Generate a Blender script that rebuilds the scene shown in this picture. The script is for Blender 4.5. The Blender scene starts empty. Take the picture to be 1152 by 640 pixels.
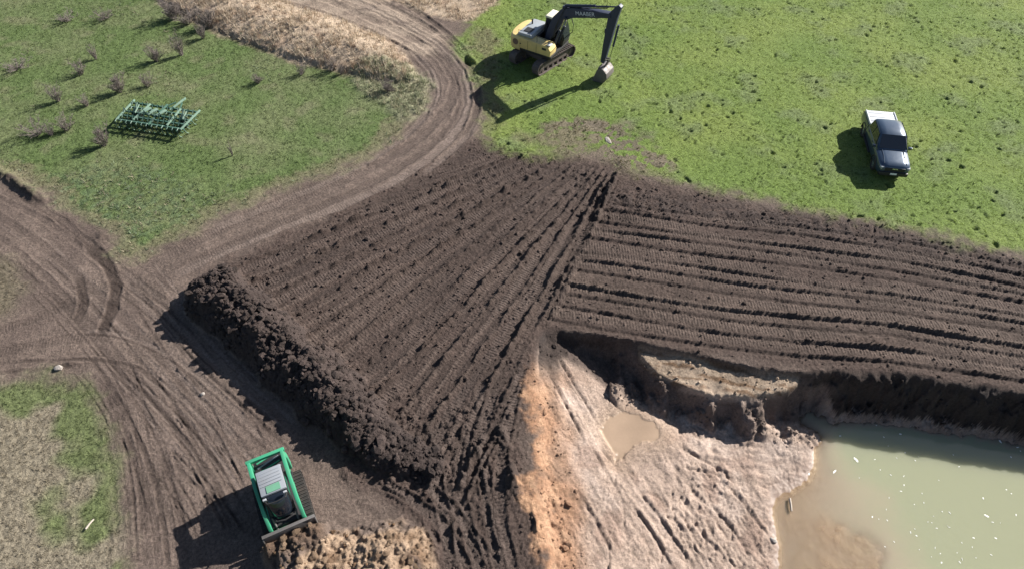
import bpy, bmesh, math, random
import numpy as np
from mathutils import Vector, Matrix

# ------------------------------------------------------------------ camera, sky, sun, exposure
SC = bpy.context.scene
COL = SC.collection
CAM_H, PITCH, FPX = 23.7, math.radians(49), 768.0
cam_data = bpy.data.cameras.new('camera')
cam_data.sensor_width = 36.0
cam_data.lens = 24.0
cam_data.clip_start = 0.1
cam_data.clip_end = 5000
cam = bpy.data.objects.new('camera', cam_data)
cam.location = (0, 0, CAM_H)
cam.rotation_euler = (math.pi / 2 - PITCH, 0, 0)
COL.objects.link(cam)
SC.camera = cam

SUN_TO = Vector((1.42, 0.85, 1.0)).normalized()      # direction towards the sun
SUN_EL = math.asin(SUN_TO.z)
SUN_AZ = math.atan2(SUN_TO.x, SUN_TO.y)
world = bpy.data.worlds.new('World')
SC.world = world
world.use_nodes = True
wn = world.node_tree.nodes
wl = world.node_tree.links
wn.clear()
sky_n = wn.new('ShaderNodeTexSky')
sky_n.sky_type = 'NISHITA'
sky_n.sun_disc = False
sky_n.sun_elevation = SUN_EL
sky_n.sun_rotation = SUN_AZ
bg = wn.new('ShaderNodeBackground')
bg.inputs['Strength'].default_value = 0.05
wo = wn.new('ShaderNodeOutputWorld')
wl.new(sky_n.outputs[0], bg.inputs[0])
wl.new(bg.outputs[0], wo.inputs[0])

sun_d = bpy.data.lights.new('sun', 'SUN')
sun_d.energy = 5.0
sun_d.angle = math.radians(0.5)
sun_d.color = (1.0, 0.955, 0.89)
sun_o = bpy.data.objects.new('sun', sun_d)
sun_o.rotation_euler = SUN_TO.to_track_quat('Z', 'Y').to_euler()
sun_o.location = (30, 20, 40)
COL.objects.link(sun_o)

SC.view_settings.view_transform = 'Standard'
SC.view_settings.look = 'None'
SC.view_settings.gamma = 1.0
SC.view_settings.use_curve_mapping = False
SC.view_settings.exposure = 1.12

# ------------------------------------------------------------------ from survey points of the photograph to ground metres
sT, cT = math.sin(PITCH), math.cos(PITCH)
def at(u, v, z=0.0):
    a = (u - 576) / FPX
    b = (v - 320) / FPX
    d = (CAM_H - z) / (sT + b * cT)
    return Vector((a * d, d * (cT - b * sT), z))

rng = np.random.default_rng(11)
random.seed(5)

# ------------------------------------------------------------------ numpy noise
_perm = rng.permutation(256).astype(np.int32)
_perm = np.concatenate([_perm, _perm, _perm])
_ga = rng.uniform(0, 2 * np.pi, 256)
_gx = np.cos(_ga).astype(np.float32)
_gy = np.sin(_ga).astype(np.float32)
def perlin(x, y):
    xi = np.floor(x); yi = np.floor(y)
    xf = (x - xi).astype(np.float32); yf = (y - yi).astype(np.float32)
    xi = xi.astype(np.int32) & 255; yi = yi.astype(np.int32) & 255
    u = xf * xf * (3 - 2 * xf); v = yf * yf * (3 - 2 * yf)
    p0 = _perm[xi]; p1 = _perm[xi + 1]
    def g(h, dx, dy):
        return _gx[h] * dx + _gy[h] * dy
    a = g(_perm[p0 + yi], xf, yf); b = g(_perm[p1 + yi], xf - 1, yf)
    c = g(_perm[p0 + yi + 1], xf, yf - 1); d = g(_perm[p1 + yi + 1], xf - 1, yf - 1)
    ab = a + u * (b - a); cd = c + u * (d - c)
    return (ab + v * (cd - ab)) * 1.5
def fbm(x, y, f, n=3, off=0.0):
    t = 0; a = 1.0; s = 0
    for i in range(n):
        t = t + a * perlin(x * f + off + 17.3 * i, y * f + off * 1.7 + 9.1 * i)
        s += a; a *= 0.5; f *= 2.03
    return t / s
def billow(x, y, f, n=3, off=0.0):
    t = 0; a = 1.0; s = 0
    for i in range(n):
        t = t + a * np.abs(perlin(x * f + off + 31.7 * i, y * f + off * 1.3 + 5.1 * i))
        s += a; a *= 0.5; f *= 2.1
    return t / s
def sstep(a, b, x):
    t = np.clip((x - a) / (b - a), 0, 1)
    return t * t * (3 - 2 * t)
def mix(a, b, t):
    return a + (b - a) * t

# ------------------------------------------------------------------ terrain grid
NR, NC = 780, 1240
XC = 2.5                                                # the grid reaches further to the right, where the pit runs on
_q = np.linspace(0, 1, NR)
YR = 3.4 + 54.0 * (0.60 * _q + 0.40 * _q * _q)          # finer rows close to the pit
HW = 26.5 + 0.5 * (YR - 7.87)
_c = np.linspace(-1, 1, NC)
GX = (XC + HW[:, None] * _c[None, :]).astype(np.float32)
GY = np.repeat(YR[:, None], NC, 1).astype(np.float32)

CS = 6
_ri = np.unique(np.append(np.arange(0, NR, CS), NR - 1))
_ci = np.unique(np.append(np.arange(0, NC, CS), NC - 1))
CX = GX[np.ix_(_ri, _ci)].astype(np.float64)
CY = GY[np.ix_(_ri, _ci)].astype(np.float64)
def upsample(Z):
    r = np.arange(NR); k = np.clip(np.searchsorted(_ri, r, side='right') - 1, 0, len(_ri) - 2)
    t = ((r - _ri[k]) / (_ri[k + 1] - _ri[k]))[:, None]
    A = Z[k] * (1 - t) + Z[k + 1] * t
    c = np.arange(NC); k = np.clip(np.searchsorted(_ci, c, side='right') - 1, 0, len(_ci) - 2)
    t = ((c - _ci[k]) / (_ci[k + 1] - _ci[k]))[None, :]
    return (A[:, k] * (1 - t) + A[:, k + 1] * t).astype(np.float32)
def poly_world(pts, z=0.0):
    return np.array([at(p[0], p[1], z)[:2] for p in pts])
def sdf(pts, z=0.0, smooth=True):
    """signed distance in metres to a ground outline, positive inside"""
    P = poly_world(pts, z)
    if smooth:
        for _ in range(2):
            Q = np.roll(P, -1, 0)
            P = np.stack([0.75 * P + 0.25 * Q, 0.25 * P + 0.75 * Q], 1).reshape(-1, 2)
    D = np.full(CX.shape, 1e9); ins = np.zeros(CX.shape, bool)
    for i in range(len(P)):
        a = P[i]; b = P[(i + 1) % len(P)]
        e = b - a; L = e @ e + 1e-9
        t = np.clip(((CX - a[0]) * e[0] + (CY - a[1]) * e[1]) / L, 0, 1)
        D = np.minimum(D, (CX - a[0] - t * e[0]) ** 2 + (CY - a[1] - t * e[1]) ** 2)
        c = ((a[1] > CY) != (b[1] > CY))
        xin = a[0] + (CY - a[1]) * e[0] / (e[1] if abs(e[1]) > 1e-9 else 1e-9)
        ins ^= c & (CX < xin)
    D = np.sqrt(D)
    return upsample(np.where(ins, D, -D))
def tps(ctrl):
    W = np.array([tuple(at(*c)) for c in ctrl])
    n = len(W)
    def U(r2):
        return r2 * np.log(r2 + 1e-9)
    K = U((W[:, None, 0] - W[None, :, 0]) ** 2 + (W[:, None, 1] - W[None, :, 1]) ** 2) + np.eye(n) * 0.5
    Pm = np.column_stack([np.ones(n), W[:, :2]])
    A = np.block([[K, Pm], [Pm.T, np.zeros((3, 3))]])
    s = np.linalg.solve(A, np.concatenate([W[:, 2], np.zeros(3)]))
    Z = s[n] + s[n + 1] * CX + s[n + 2] * CY
    for i in range(n):
        Z = Z + s[i] * U((CX - W[i, 0]) ** 2 + (CY - W[i, 1]) ** 2)
    return upsample(Z)

# noise fields used for everything
N_big = fbm(GX, GY, 0.11, 2, 3.0)
N_mid = fbm(GX, GY, 0.45, 3, 11.0)
N_fin = fbm(GX, GY, 2.2, 3, 23.0)
N_vf = perlin(GX * 9.0, GY * 9.0)
N_xf = perlin(GX * 15.0 + 5, GY * 15.0)
B_clod = billow(GX, GY, 1.6, 3, 7.0)
B_fine = billow(GX, GY, 4.6, 2, 19.0)
JIT = 0.9 * N_mid + 0.5 * N_fin

# ------------------------------------------------------------------ outlines of the different grounds
S_left = sdf([(-260, -90), (120, -70), (185, -10), (215, 14), (275, 38), (345, 60), (410, 78), (455, 92), (478, 92), (482, 112), (466, 136),
              (440, 160), (400, 184), (340, 207), (290, 226), (240, 248), (205, 268), (172, 292), (140, 290), (112, 262), (76, 232), (40, 214), (0, 192), (-260, 90)])
S_right = sdf([(570, -90), (1420, -90), (1420, 345), (1152, 283), (1060, 262), (1000, 246), (900, 230), (820, 212), (760, 198), (715, 192), (690, 176),
               (650, 170), (600, 176), (562, 162), (548, 138), (552, 110), (540, 80), (512, 48), (535, 18)])
S_patch = sdf([(-160, 436), (0, 430), (50, 418), (90, 426), (115, 455), (124, 500), (134, 560), (138, 640), (132, 760), (-160, 760)])
S_nub = sdf([(-150, 270), (0, 285), (22, 300), (32, 325), (22, 348), (0, 362), (-150, 400)])
S_dry = sdf([(150, -90), (168, -2), (205, 20), (262, 46), (330, 70), (400, 86), (450, 96), (474, 92), (462, 66), (432, 42), (380, 22), (320, 2), (262, -20), (240, -90)])
S_dry2 = sdf([(372, -90), (400, -14), (470, 14), (520, 28), (548, 14), (575, -10), (600, -90)])
S_verge = sdf([(520, 28), (556, 30), (566, 60), (560, 100), (572, 150), (600, 172), (655, 176), (690, 160), (640, 140), (600, 148), (575, 140), (548, 150), (545, 120), (546, 90), (530, 60)])
S_straw = sdf([(215, -90), (250, -10), (330, 8), (400, 28), (440, 48), (470, 70), (500, 60), (490, 30), (440, 8), (380, -20), (330, -90)])
S_soil = sdf([(540, 152), (600, 172), (650, 176), (690, 186), (720, 200), (820, 222), (900, 238), (1000, 255), (1060, 270), (1152, 292), (1420, 350), (1420, 500), (1152, 440),
              (900, 418), (610, 368), (602, 400), (596, 500), (602, 560), (616, 640), (640, 780), (470, 780), (480, 640), (470, 600), (440, 560), (395, 545), (365, 480), (280, 420), (215, 350), (232, 308),
              (330, 262), (430, 214), (500, 174)])
S_pit = sdf([(604, 366), (650, 371), (720, 384), (780, 397), (850, 411), (900, 419), (950, 414), (1000, 416), (1060, 426), (1152, 439), (1330, 466), (1400, 540),
             (1420, 640), (1380, 760), (640, 760), (618, 660), (606, 600), (598, 540), (592, 480), (594, 420)])
S_ledge = sdf([(712, 386), (760, 396), (810, 406), (870, 414), (905, 424), (890, 440), (840, 445), (800, 442), (760, 430), (725, 410)], -0.35)
S_puddle = sdf([(672, 474), (690, 462), (714, 458), (732, 468), (754, 486), (738, 500), (722, 498), (708, 512), (690, 528), (688, 506), (678, 492)], -1.3)
S_shelf = sdf([(858, 556), (880, 551), (905, 560), (935, 578), (970, 590), (1004, 604), (1012, 640), (1005, 740), (850, 740), (862, 640)], -2.2)
S_heap2 = sdf([(300, 648), (312, 622), (345, 604), (372, 592), (396, 592), (430, 580), (462, 582), (484, 604), (496, 640), (490, 740), (310, 740)])
S_pale = sdf([(395, 72), (440, 70), (476, 80), (484, 108), (470, 132), (448, 140), (430, 120), (400, 102)])
S_distl = sdf([(590, 150), (640, 130), (700, 140), (770, 185), (720, 200), (640, 185)])
S_lush = sdf([(30, 205), (110, 180), (200, 195), (230, 235), (160, 280), (110, 262), (70, 230)])

P_pit = S_pit + 0.16 * N_mid + 0.12 * N_fin
pit_floor = tps([(612, 400, -.28), (640, 402, -.6), (660, 450, -.95), (640, 500, -.62), (628, 560, -.5), (636, 640, -.5), (700, 490, -1.35), (740, 482, -1.45),
                 (700, 560, -1.15), (760, 520, -1.6), (790, 500, -1.68), (850, 503, -1.9), (905, 500, -2.1), (875, 545, -2.17), (800, 580, -1.8), (740, 640, -1.5), (690, 470, -1.3),
                 (855, 600, -2.08), (862, 640, -2.10), (890, 600, -2.24), (930, 600, -2.3), (985, 620, -2.4), (990, 650, -2.45), (920, 640, -2.25), (945, 500, -2.8),
                 (1000, 540, -3.0), (1152, 560, -3.2), (1152, 640, -3.0), (1060, 640, -2.9), (1400, 560, -3.0), (1400, 700, -2.8), (690, 720, -1.1), (860, 730, -2.08), (1000, 730, -2.5),
                 (720, 440, -1.85), (680, 415, -1.35), (750, 470, -1.85), (700, 425, -1.7)])
WATER_Z = -2.2

gl = sstep(-0.5, 0.7, S_left + JIT)
gr = sstep(-0.9, 0.7, S_right + .35 + 1.2 * JIT)
gp = sstep(-0.5, 0.7, S_patch + 0.9 * JIT)
gn = sstep(-0.4, 0.6, S_nub + 0.8 * JIT) * 0.75
dry = np.maximum(sstep(-0.4, 0.6, S_dry + 0.6 * JIT), sstep(-0.4, 0.6, S_dry2 + 0.8 * JIT))
straw = sstep(-0.8, 0.8, S_straw + JIT)
pale = sstep(-0.6, 0.8, S_pale + JIT)
verge = sstep(-0.4, 0.8, S_verge + JIT)
soil = sstep(-0.5, 0.5, S_soil + 0.9 * JIT)
disturbed = sstep(-0.6, 0.8, S_distl + 1.6 * N_mid + 0.8 * N_fin)
lush = sstep(-1.0, 1.2, S_lush + JIT)
pit = sstep(-0.05, 0.05, P_pit)
grass = np.clip(np.maximum(np.maximum(gl, gr), np.maximum(gp, gn)), 0, 1) * (1 - 0.85 * disturbed * (N_fin + 0.4 * N_mid > -0.12))
grass = grass * (1 - dry * 0.9)

# ------------------------------------------------------------------ base heights
Z = 0.10 * N_big * sstep(0, 3, np.abs(S_pit)) + 0.03 * N_mid
Z += grass * (0.035 * fbm(GX, GY, 2.6, 2, 51.0) + 0.02 * N_vf)
hoof = sstep(.48, .68, perlin(GX * 2.2 + 40, GY * 3.4)) * gr * grass * sstep(-.3, .3, N_mid + .3 * N_big)
Z -= .17 * hoof
bare = (1 - grass)
Z += bare * (0.022 * N_fin + 0.014 * N_vf + 0.010 * N_xf)
rough_soil = soil * (1 - pit)
Z += rough_soil * (0.05 * B_clod + 0.05 * B_fine + 0.022 * N_vf + .022 * N_xf)
Z += dry * (0.85 * sstep(0.0, .40, S_dry + .25 * N_fin) + 0.10 * N_fin + 0.05 * N_vf) * sstep(-1, 3, S_dry)
Z += pale * (0.16 * B_clod + 0.08 * N_fin)

# colour of the ground itself (albedo) and its wetness
def C3(r, g, b):
    return np.array([r, g, b], np.float32)
COLR = np.zeros((NR, NC, 3), np.float32)
WET = np.zeros((NR, NC), np.float32)
CLT = np.zeros((NR, NC), np.float32)          # where grouser bars are pressed into the soil
TRK = np.zeros((NR, NC), np.float32)          # metres along the track
def paint(c, t):
    global COLR
    COLR += (np.asarray(c, np.float32) - COLR) * np.asarray(t, np.float32)[..., None]
nz = 1 + 0.30 * N_mid + 0.34 * N_fin + 0.22 * N_vf
light_soil = C3(.133, .100, .083)
dark_soil = C3(.066, .0465, .039)
paint(light_soil[None, None] * nz[..., None], np.ones((NR, NC)))
paint(C3(.100, .074, .063), 0.7 * sstep(-.1, .5, fbm(GX, GY, .35, 3, 77.0)))
paint(dark_soil[None, None] * nz[..., None], soil)
# right-hand band is a little paler towards the pit edge
band = sstep(0, 4, S_soil) * sstep(-6.0, -0.8, S_pit) * (GX > 0) * (1 - pit)
paint(C3(.082, .061, .050)[None, None] * nz[..., None], 0.65 * band)
paint(C3(.24, .185, .145)[None, None] * nz[..., None], straw * 0.85)
paint(C3(.15, .115, .095), straw * 0.5 * sstep(0.0, .5, fbm(GX * .5 + GY * .3, GY, .8, 2, 5.0)))
# ------------------------------------------------------------------ ruts, ridges and tracks drawn into the ground
def smooth_line(P, n=2):
    P = np.asarray(P, float)
    for _ in range(n):
        if len(P) < 3:
            break
        Q = np.stack([0.75 * P[:-1] + 0.25 * P[1:], 0.25 * P[:-1] + 0.75 * P[1:]], 1).reshape(-1, 2)
        P = np.vstack([P[:1], Q, P[-1:]])
    return P
def near_line(P, reach):
    """grid indices near a polyline with signed cross distance and distance along it"""
    lo = P.min(0) - reach; hi = P.max(0) + reach
    r0, r1 = np.searchsorted(YR, [lo[1], hi[1]])
    if r1 <= r0:
        return None
    sub = GX[r0:r1]
    m = (sub > lo[0]) & (sub < hi[0])
    rr, cc = np.nonzero(m)
    rr = rr + r0
    if len(rr) == 0:
        return None
    x = GX[rr, cc]; y = GY[rr, cc]
    best = np.full(len(x), 1e9, np.float32); side = np.zeros(len(x), np.float32); al = np.zeros(len(x), np.float32)
    endf = np.ones(len(x), np.float32)
    L = 0.0
    tot = np.sum(np.hypot(*(P[1:] - P[:-1]).T))
    for a, b in zip(P[:-1], P[1:]):
        e = b - a; l = math.hypot(*e)
        if l < 1e-6:
            continue
        e = e / l
        dx = x - a[0]; dy = y - a[1]
        t = np.clip(dx * e[0] + dy * e[1], 0, l)
        px_ = dx - t * e[0]; py_ = dy - t * e[1]
        d = np.hypot(px_, py_)
        k = d < best
        best[k] = d[k]
        side[k] = np.sign(e[0] * dy - e[1] * dx)[k]
        al[k] = L + t[k]
        L += l
    k = best < reach
    f = np.minimum(sstep(0, 1.0, al), sstep(0, 1.0, tot - al))
    return rr[k], cc[k], best[k], side[k], al[k], f[k]
def stroke(pts, w, h=0.0, col=None, amt=0.0, kind='ridge', wet=0.0, cleat=0.0, wob=0.5, z=0.0):
    P = smooth_line(poly_world(pts, z))
    r = near_line(P, w * 3.2 + 0.2)
    if r is None:
        return
    rr, cc, d, sd, al, f = r
    x = GX[rr, cc]; y = GY[rr, cc]
    d = np.abs(d * sd + 0.35 * w * perlin(x * 1.1 + 3, y * 1.1))
    n = 1 + wob * 1.6 * perlin(x * 1.3 + 9, y * 1.3 + 4) + wob * 0.9 * perlin(x * 5, y * 5 + 2)
    if kind == 'ridge':
        g = np.exp(-(d / w) ** 2) * f
        Z[rr, cc] += h * g * np.clip(n, 0, 2.5)
        t = g
    elif kind == 'rut':                                # pressed lane with small berms
        g = (1 - sstep(0.75 * w, 1.1 * w, d)) * f
        b = np.exp(-((d - 1.25 * w) / (0.3 * w)) ** 2) * f
        Z[rr, cc] += -h * g + 0.9 * h * b * np.clip(n, 0, 2.5)
        t = g
    if col is not None:
        tt = np.clip(t * amt * np.clip(0.5 + 0.5 * n, 0.2, 1.3), 0, 1)[:, None]
        COLR[rr, cc] += (np.asarray(col, np.float32)[None] - COLR[rr, cc]) * tt
    if wet:
        WET[rr, cc] = np.maximum(WET[rr, cc], wet * t)
    if cleat:
        k = t > 0.3
        CLT[rr[k], cc[k]] = cleat * t[k]
        TRK[rr[k], cc[k]] = al[k]

# --- the fan of crawler passes in the middle
Cf = at(730, 122)
RX = GX - Cf.x; RY = GY - Cf.y
RAD = np.hypot(RX, RY)
PHI = np.arctan2(-RY, -RX)
fan_ends = [(238, 296), (252, 306), (276, 322), (300, 336), (322, 358), (350, 378), (372, 402), (398, 424), (424, 448), (448, 470), (474, 492), (500, 520), (528, 528), (548, 512), (570, 480), (588, 440)]
fan_phi = []
for e in fan_ends:
    p = at(*e)
    fan_phi.append(math.atan2(Cf.y - p.y, Cf.x - p.x))
fan_mask = sstep(0.0, 1.2, S_soil) * (1 - sstep(-0.6, 0.0, S_pit)) * sstep(5.0, 8.0, RAD)
edge_phi = math.atan2(Cf.y - at(604, 372).y, Cf.x - at(604, 372).x)
fan_mask = fan_mask * sstep(-0.004, 0.012, edge_phi + 0.03 - PHI) * (1 - sstep(25.5, 28.5, RAD + 1.2 * N_mid))
Z -= fan_mask * rough_soil * (0.04 * B_clod + .03 * B_fine + .008 * N_xf)
fs = RAD * PHI
fan_st = perlin(PHI * 70 + .5 * N_mid, RAD * .16) * .6 + perlin(PHI * 190 + .5 * N_mid, RAD * .4) * .4
Z += fan_mask * .06 * fan_st
paint(C3(.100, .074, .062), fan_mask * .85 * sstep(.0, .35, fan_st))
paint(C3(.050, .037, .032), fan_mask * .7 * sstep(.0, -.35, fan_st))
CLT = np.maximum(CLT, fan_mask * .6 * sstep(-.35, .25, fan_st + .5 * N_mid))
for i, ph in enumerate(fan_phi):
    d = RAD * (PHI - ph) + 0.10 * N_mid
    w = 0.07 + 0.05 * ((i * 7) % 5) / 4
    h = 0.15 + 0.13 * ((i * 5) % 7) / 6
    amp = np.clip(0.75 + 1.3 * N_mid + 1.2 * N_fin, 0, 2.4)
    Z += fan_mask * h * amp * np.exp(-(d / w) ** 2) * (0.5 + B_clod * 1.3)
    paint(dark_soil * 0.7, 0.6 * fan_mask * np.exp(-(d / 0.18) ** 2))
    # pressed lane beside the ridge
    ln = fan_mask * np.exp(-((d - 0.42) / 0.24) ** 4)
    keep = sstep(-0.25, 0.15, fbm(GX + i * 9.7, GY, 0.22, 2, 2.0))
    Z -= 0.02 * ln * keep
    CLT = np.maximum(CLT, ln * keep)
    paint(C3(.088, .066, .057)[None, None] * nz[..., None], 0.5 * ln * keep)
TRK = np.where(CLT > 0.1, RAD, TRK).astype(np.float32)

# --- the straight passes along the pit edge
DEP = GY * cT + CAM_H * sT
PU = 576 + FPX * GX / DEP
PV = 320 + FPX * (CAM_H * cT - GY * sT) / DEP
MPV = DEP * DEP / (FPX * CAM_H)                      # ground metres per survey row
vtop = np.interp(PU, [600, 675, 780, 900, 1020, 1152, 1400], [216, 222, 236, 248, 268, 297, 350])
vbot = np.interp(PU, [590, 610, 720, 820, 900, 1000, 1152, 1400], [357, 362, 382, 400, 409, 413, 434, 470])
SS = (PV - vtop) / (vbot - vtop)
left_lim = np.interp(PV, [200, 230, 300, 370], [690, 672, 636, 604])
band_m = sstep(0, 14, PU - left_lim + 6 * N_fin) * sstep(-0.02, 0.04, SS) * (1 - sstep(0.99, 1.02, SS)) * (1 - pit)
Z -= band_m * rough_soil * (0.045 * B_clod + .03 * B_fine + .008 * N_xf)
band_s = [0.03, 0.10, 0.165, 0.24, 0.315, 0.40, 0.485, 0.56, 0.655, 0.75, 0.845, 0.93]
band_h = [0.05, 0.09, 0.06, 0.11, 0.13, 0.06, 0.11, 0.05, 0.12, 0.06, 0.12, 0.07]
for i, (s0, h) in enumerate(zip(band_s, band_h)):
    vl = vtop + (s0 + 0.014 * math.sin(i * 4.1) + 0.022 * perlin(GX * .12 + i * 3.1, GY * 0.0 + i)) * (vbot - vtop)
    d = -(PV - vl) * MPV + 0.05 * N_mid                # + away from the pit
    along = np.clip(0.6 + 1.5 * perlin(GX * 0.23 + i * 5.3, GY * 0 + i * 1.7) + 0.8 * N_fin, 0.05, 1.9)
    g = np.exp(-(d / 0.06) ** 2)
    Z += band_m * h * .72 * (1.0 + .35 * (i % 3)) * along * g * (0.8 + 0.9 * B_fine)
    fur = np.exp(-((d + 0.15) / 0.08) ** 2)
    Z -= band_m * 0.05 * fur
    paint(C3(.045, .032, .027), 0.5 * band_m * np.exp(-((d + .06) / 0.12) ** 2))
    lane = band_m * np.exp(-((d - 0.42) / 0.27) ** 4)
    keep = sstep(-0.45, 0.05, perlin(GX * 0.16 + i * 2.9, GY * 0 + 3.3 * i))
    CLT = np.maximum(CLT, lane * keep)
    paint((C3(.088, .066, .055) * (0.85 + 0.35 * s0))[None, None] * nz[..., None], 0.55 * lane * keep)
TRK = np.where((band_m > 0.3), GX, TRK).astype(np.float32)
# churned corner where both sets meet, and the torn turf edge
churn = sstep(0, 1, sdf([(640, 215), (690, 205), (760, 215), (760, 250), (700, 262), (650, 262)]) + 0.6 * JIT)
Z += churn * 0.10 * B_clod
edge_rough = np.exp(-((PV - vtop) * MPV / 0.9) ** 2) * (PU > 680) * (1 - pit)
Z += edge_rough * 0.10 * B_clod
paint(C3(.04, .031, .029), 0.5 * edge_rough * (B_clod > .2))

D1 = C3(.052, .038, .032); D2 = C3(.078, .058, .049); L1 = C3(.18, .14, .12); L2 = C3(.15, .116, .099)
# haul road curving up to the straw field
for pts, w, h, c, a in [
    ([(175, 292), (250, 258), (330, 226), (420, 190), (480, 150), (512, 110), (510, 80), (480, 52), (420, 22), (340, -10)], .34, .05, D2, .5),
    ([(190, 312), (250, 284), (330, 252), (400, 226), (460, 194), (505, 160), (528, 120), (522, 82), (490, 48), (430, 16), (360, -16)], .30, .05, L1, .75),
    ([(196, 304), (300, 258), (400, 216), (470, 178), (518, 132), (520, 90), (498, 60), (450, 28), (380, 0)], .26, .04, D2, .7),
    ([(260, 250), (340, 216), (430, 172), (478, 130), (488, 96), (470, 66), (430, 44), (360, 20), (290, -6)], .30, .05, D2, .6),
    ([(230, 262), (300, 234), (400, 192), (460, 152), (494, 112), (490, 84), (462, 56)], .22, .04, L1, .6),
    ([(520, 160), (540, 120), (534, 84), (506, 46), (470, 24), (420, -2)], .22, .05, D1, .5),
    ([(470, 200), (520, 160), (545, 128)], .2, .04, L1, .5),
    ([(300, -4), (360, 14), (420, 36), (462, 60)], .2, .05, D2, .5),
    ([(175, -10), (260, 4), (340, 26), (420, 50)], .16, .03, C3(.2, .145, .10), .5),
    ([(430, -10), (480, 20), (516, 50), (536, 78)], .25, .06, D1, .6)]:
    stroke(pts, w, h * .6, c, a * .8, 'rut', cleat=0.4 if w > .25 else 0, wob=.8)
paint(C3(.34, .27, .21)[None, None] * nz[..., None], straw * .62 * sstep(-.45, .25, fbm(GX * .6 + GY * .5, GY - GX * .3, .7, 3, 15.)))
# streaks across the yard on the left
for pts, w, h, c, a in [
    ([(-40, 222), (40, 268), (110, 330), (180, 400), (240, 470), (300, 540)], .20, .05, D2, .6),
    ([(-40, 240), (30, 290), (90, 350), (150, 420), (210, 500), (250, 570)], .16, .04, D2, .6),
    ([(-30, 210), (50, 246), (120, 300), (200, 370), (260, 430), (330, 500)], .16, .05, D2, .55),
    ([(0, 206), (60, 240), (130, 300), (200, 350), (240, 400)], .22, .06, D1, .4),
    ([(-40, 262), (40, 316), (80, 350), (130, 410), (170, 470), (200, 560), (210, 640)], .15, .04, D2, .7),
    ([(100, 400), (130, 440), (160, 500), (184, 580), (190, 650)], .10, .05, D1, .8),
    ([(110, 420), (140, 470), (156, 540), (164, 640)], .10, .04, D1, .6),
    ([(130, 415), (180, 460), (230, 520), (262, 580)], .09, .05, D1, .8),
    ([(150, 410), (205, 455), (250, 505), (275, 545)], .09, .05, D1, .8),
    ([(-20, 409), (60, 404), (130, 405), (182, 426), (230, 468), (262, 520)], .10, .05, D1, .8),
    ([(-20, 420), (60, 414), (100, 410)], .10, .05, D1, .7),
    ([(86, 372), (122, 372), (170, 386), (216, 415), (262, 455), (300, 500)], .11, .05, L2, .8),
    ([(86, 377), (122, 377), (170, 391), (214, 421), (258, 461)], .06, .05, D1, .8),
    ([(134, 300), (170, 350), (210, 410), (250, 452)], .26, .03, L2, .6),
    ([(150, 310), (186, 350), (230, 400), (290, 450)], .22, .03, L2, .6),
    ([(120, 470), (128, 540), (140, 640)], .2, .03, L2, .5),
    ([(196, 320), (204, 350), (222, 390), (280, 440), (340, 480)], .3, .03, L2, .5),
    ([(-30, 380), (20, 365), (60, 350), (95, 330)], .25, .04, D1, .5),
    ([(-30, 400), (30, 390), (80, 380), (130, 380)], .25, .04, D1, .4),
    ([(210, 430), (260, 470), (300, 500)], .3, .02, L2, .5)]:
    stroke(pts, w, h * .28, c, a * .75, 'rut', cleat=0.35 if w > .18 else 0, wob=.9)
flows = [[(-40, 222), (40, 268), (110, 330), (180, 400), (240, 470), (300, 540)], [(-40, 240), (30, 290), (90, 350), (150, 420), (210, 500), (250, 570)], [(100, 400), (130, 440), (160, 500), (184, 580), (190, 650)],
         [(130, 415), (180, 460), (230, 520), (262, 580)], [(0, 206), (60, 240), (130, 300), (200, 350), (240, 400)], [(150, 410), (205, 455), (250, 505), (275, 545)], [(150, 300), (190, 350), (240, 410), (320, 480)],
         [(110, 420), (136, 470), (150, 540), (156, 640)], [(160, 330), (200, 390), (250, 440), (330, 510)]]
for k in range(64):                                     # thin grouser and blade scratches along the passes
    fl = flows[k % len(flows)]
    o1, o2 = rng.uniform(-26, 26, 2); i0 = rng.integers(0, max(1, len(fl) - 3) + 1)
    seg_ = fl[i0:i0 + 4]
    if len(seg_) < 2:
        seg_ = fl[-2:]
    stroke([(u + o1, v + o2 * .6) for u, v in seg_], rng.uniform(.03, .055), rng.uniform(.006, .015), D1 if k % 3 else L1, .55, 'rut', wob=1.2)
for k in range(26):                                     # faint scrape marks
    u = rng.uniform(60, 330); v = rng.uniform(390, 620)
    if u < 150 and v > 430:
        u += 100
    a = math.radians(rng.uniform(44, 62)); L = rng.uniform(40, 110)
    stroke([(u, v), (u + L * .5 * math.cos(a), v + L * .5 * math.sin(a)), (u + L * math.cos(a + .12), v + L * math.sin(a + .12))], rng.uniform(.03, .07), .022, D1, .5, 'rut', wob=1.0)
stroke([(96, 272), (126, 302), (131, 338), (110, 384)], .28, .025, C3(.05, .036, .03), .95, 'rut')
stroke([(86, 306), (96, 338), (84, 368)], .22, .02, C3(.05, .036, .03), .85, 'rut')
stroke([(-20, 182), (10, 200), (30, 214), (52, 230)], .28, .26, C3(.04, .03, .026), .9, 'ridge', wob=.3)
stroke([(60, 412), (80, 408), (96, 408)], .12, .14, D1, .8, 'ridge')
stroke([(104, 262), (124, 270)], .25, .2, D1, .7, 'ridge')
# a small ditch mouth by the road
stroke([(519, 60), (526, 70), (534, 76)], .22, -.32, C3(.03, .024, .02), .9, 'ridge', wob=.2)
stroke([(524, 57), (531, 68), (541, 74)], .14, .16, C3(.16, .12, .09), .8, 'ridge', wob=.2)
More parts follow.
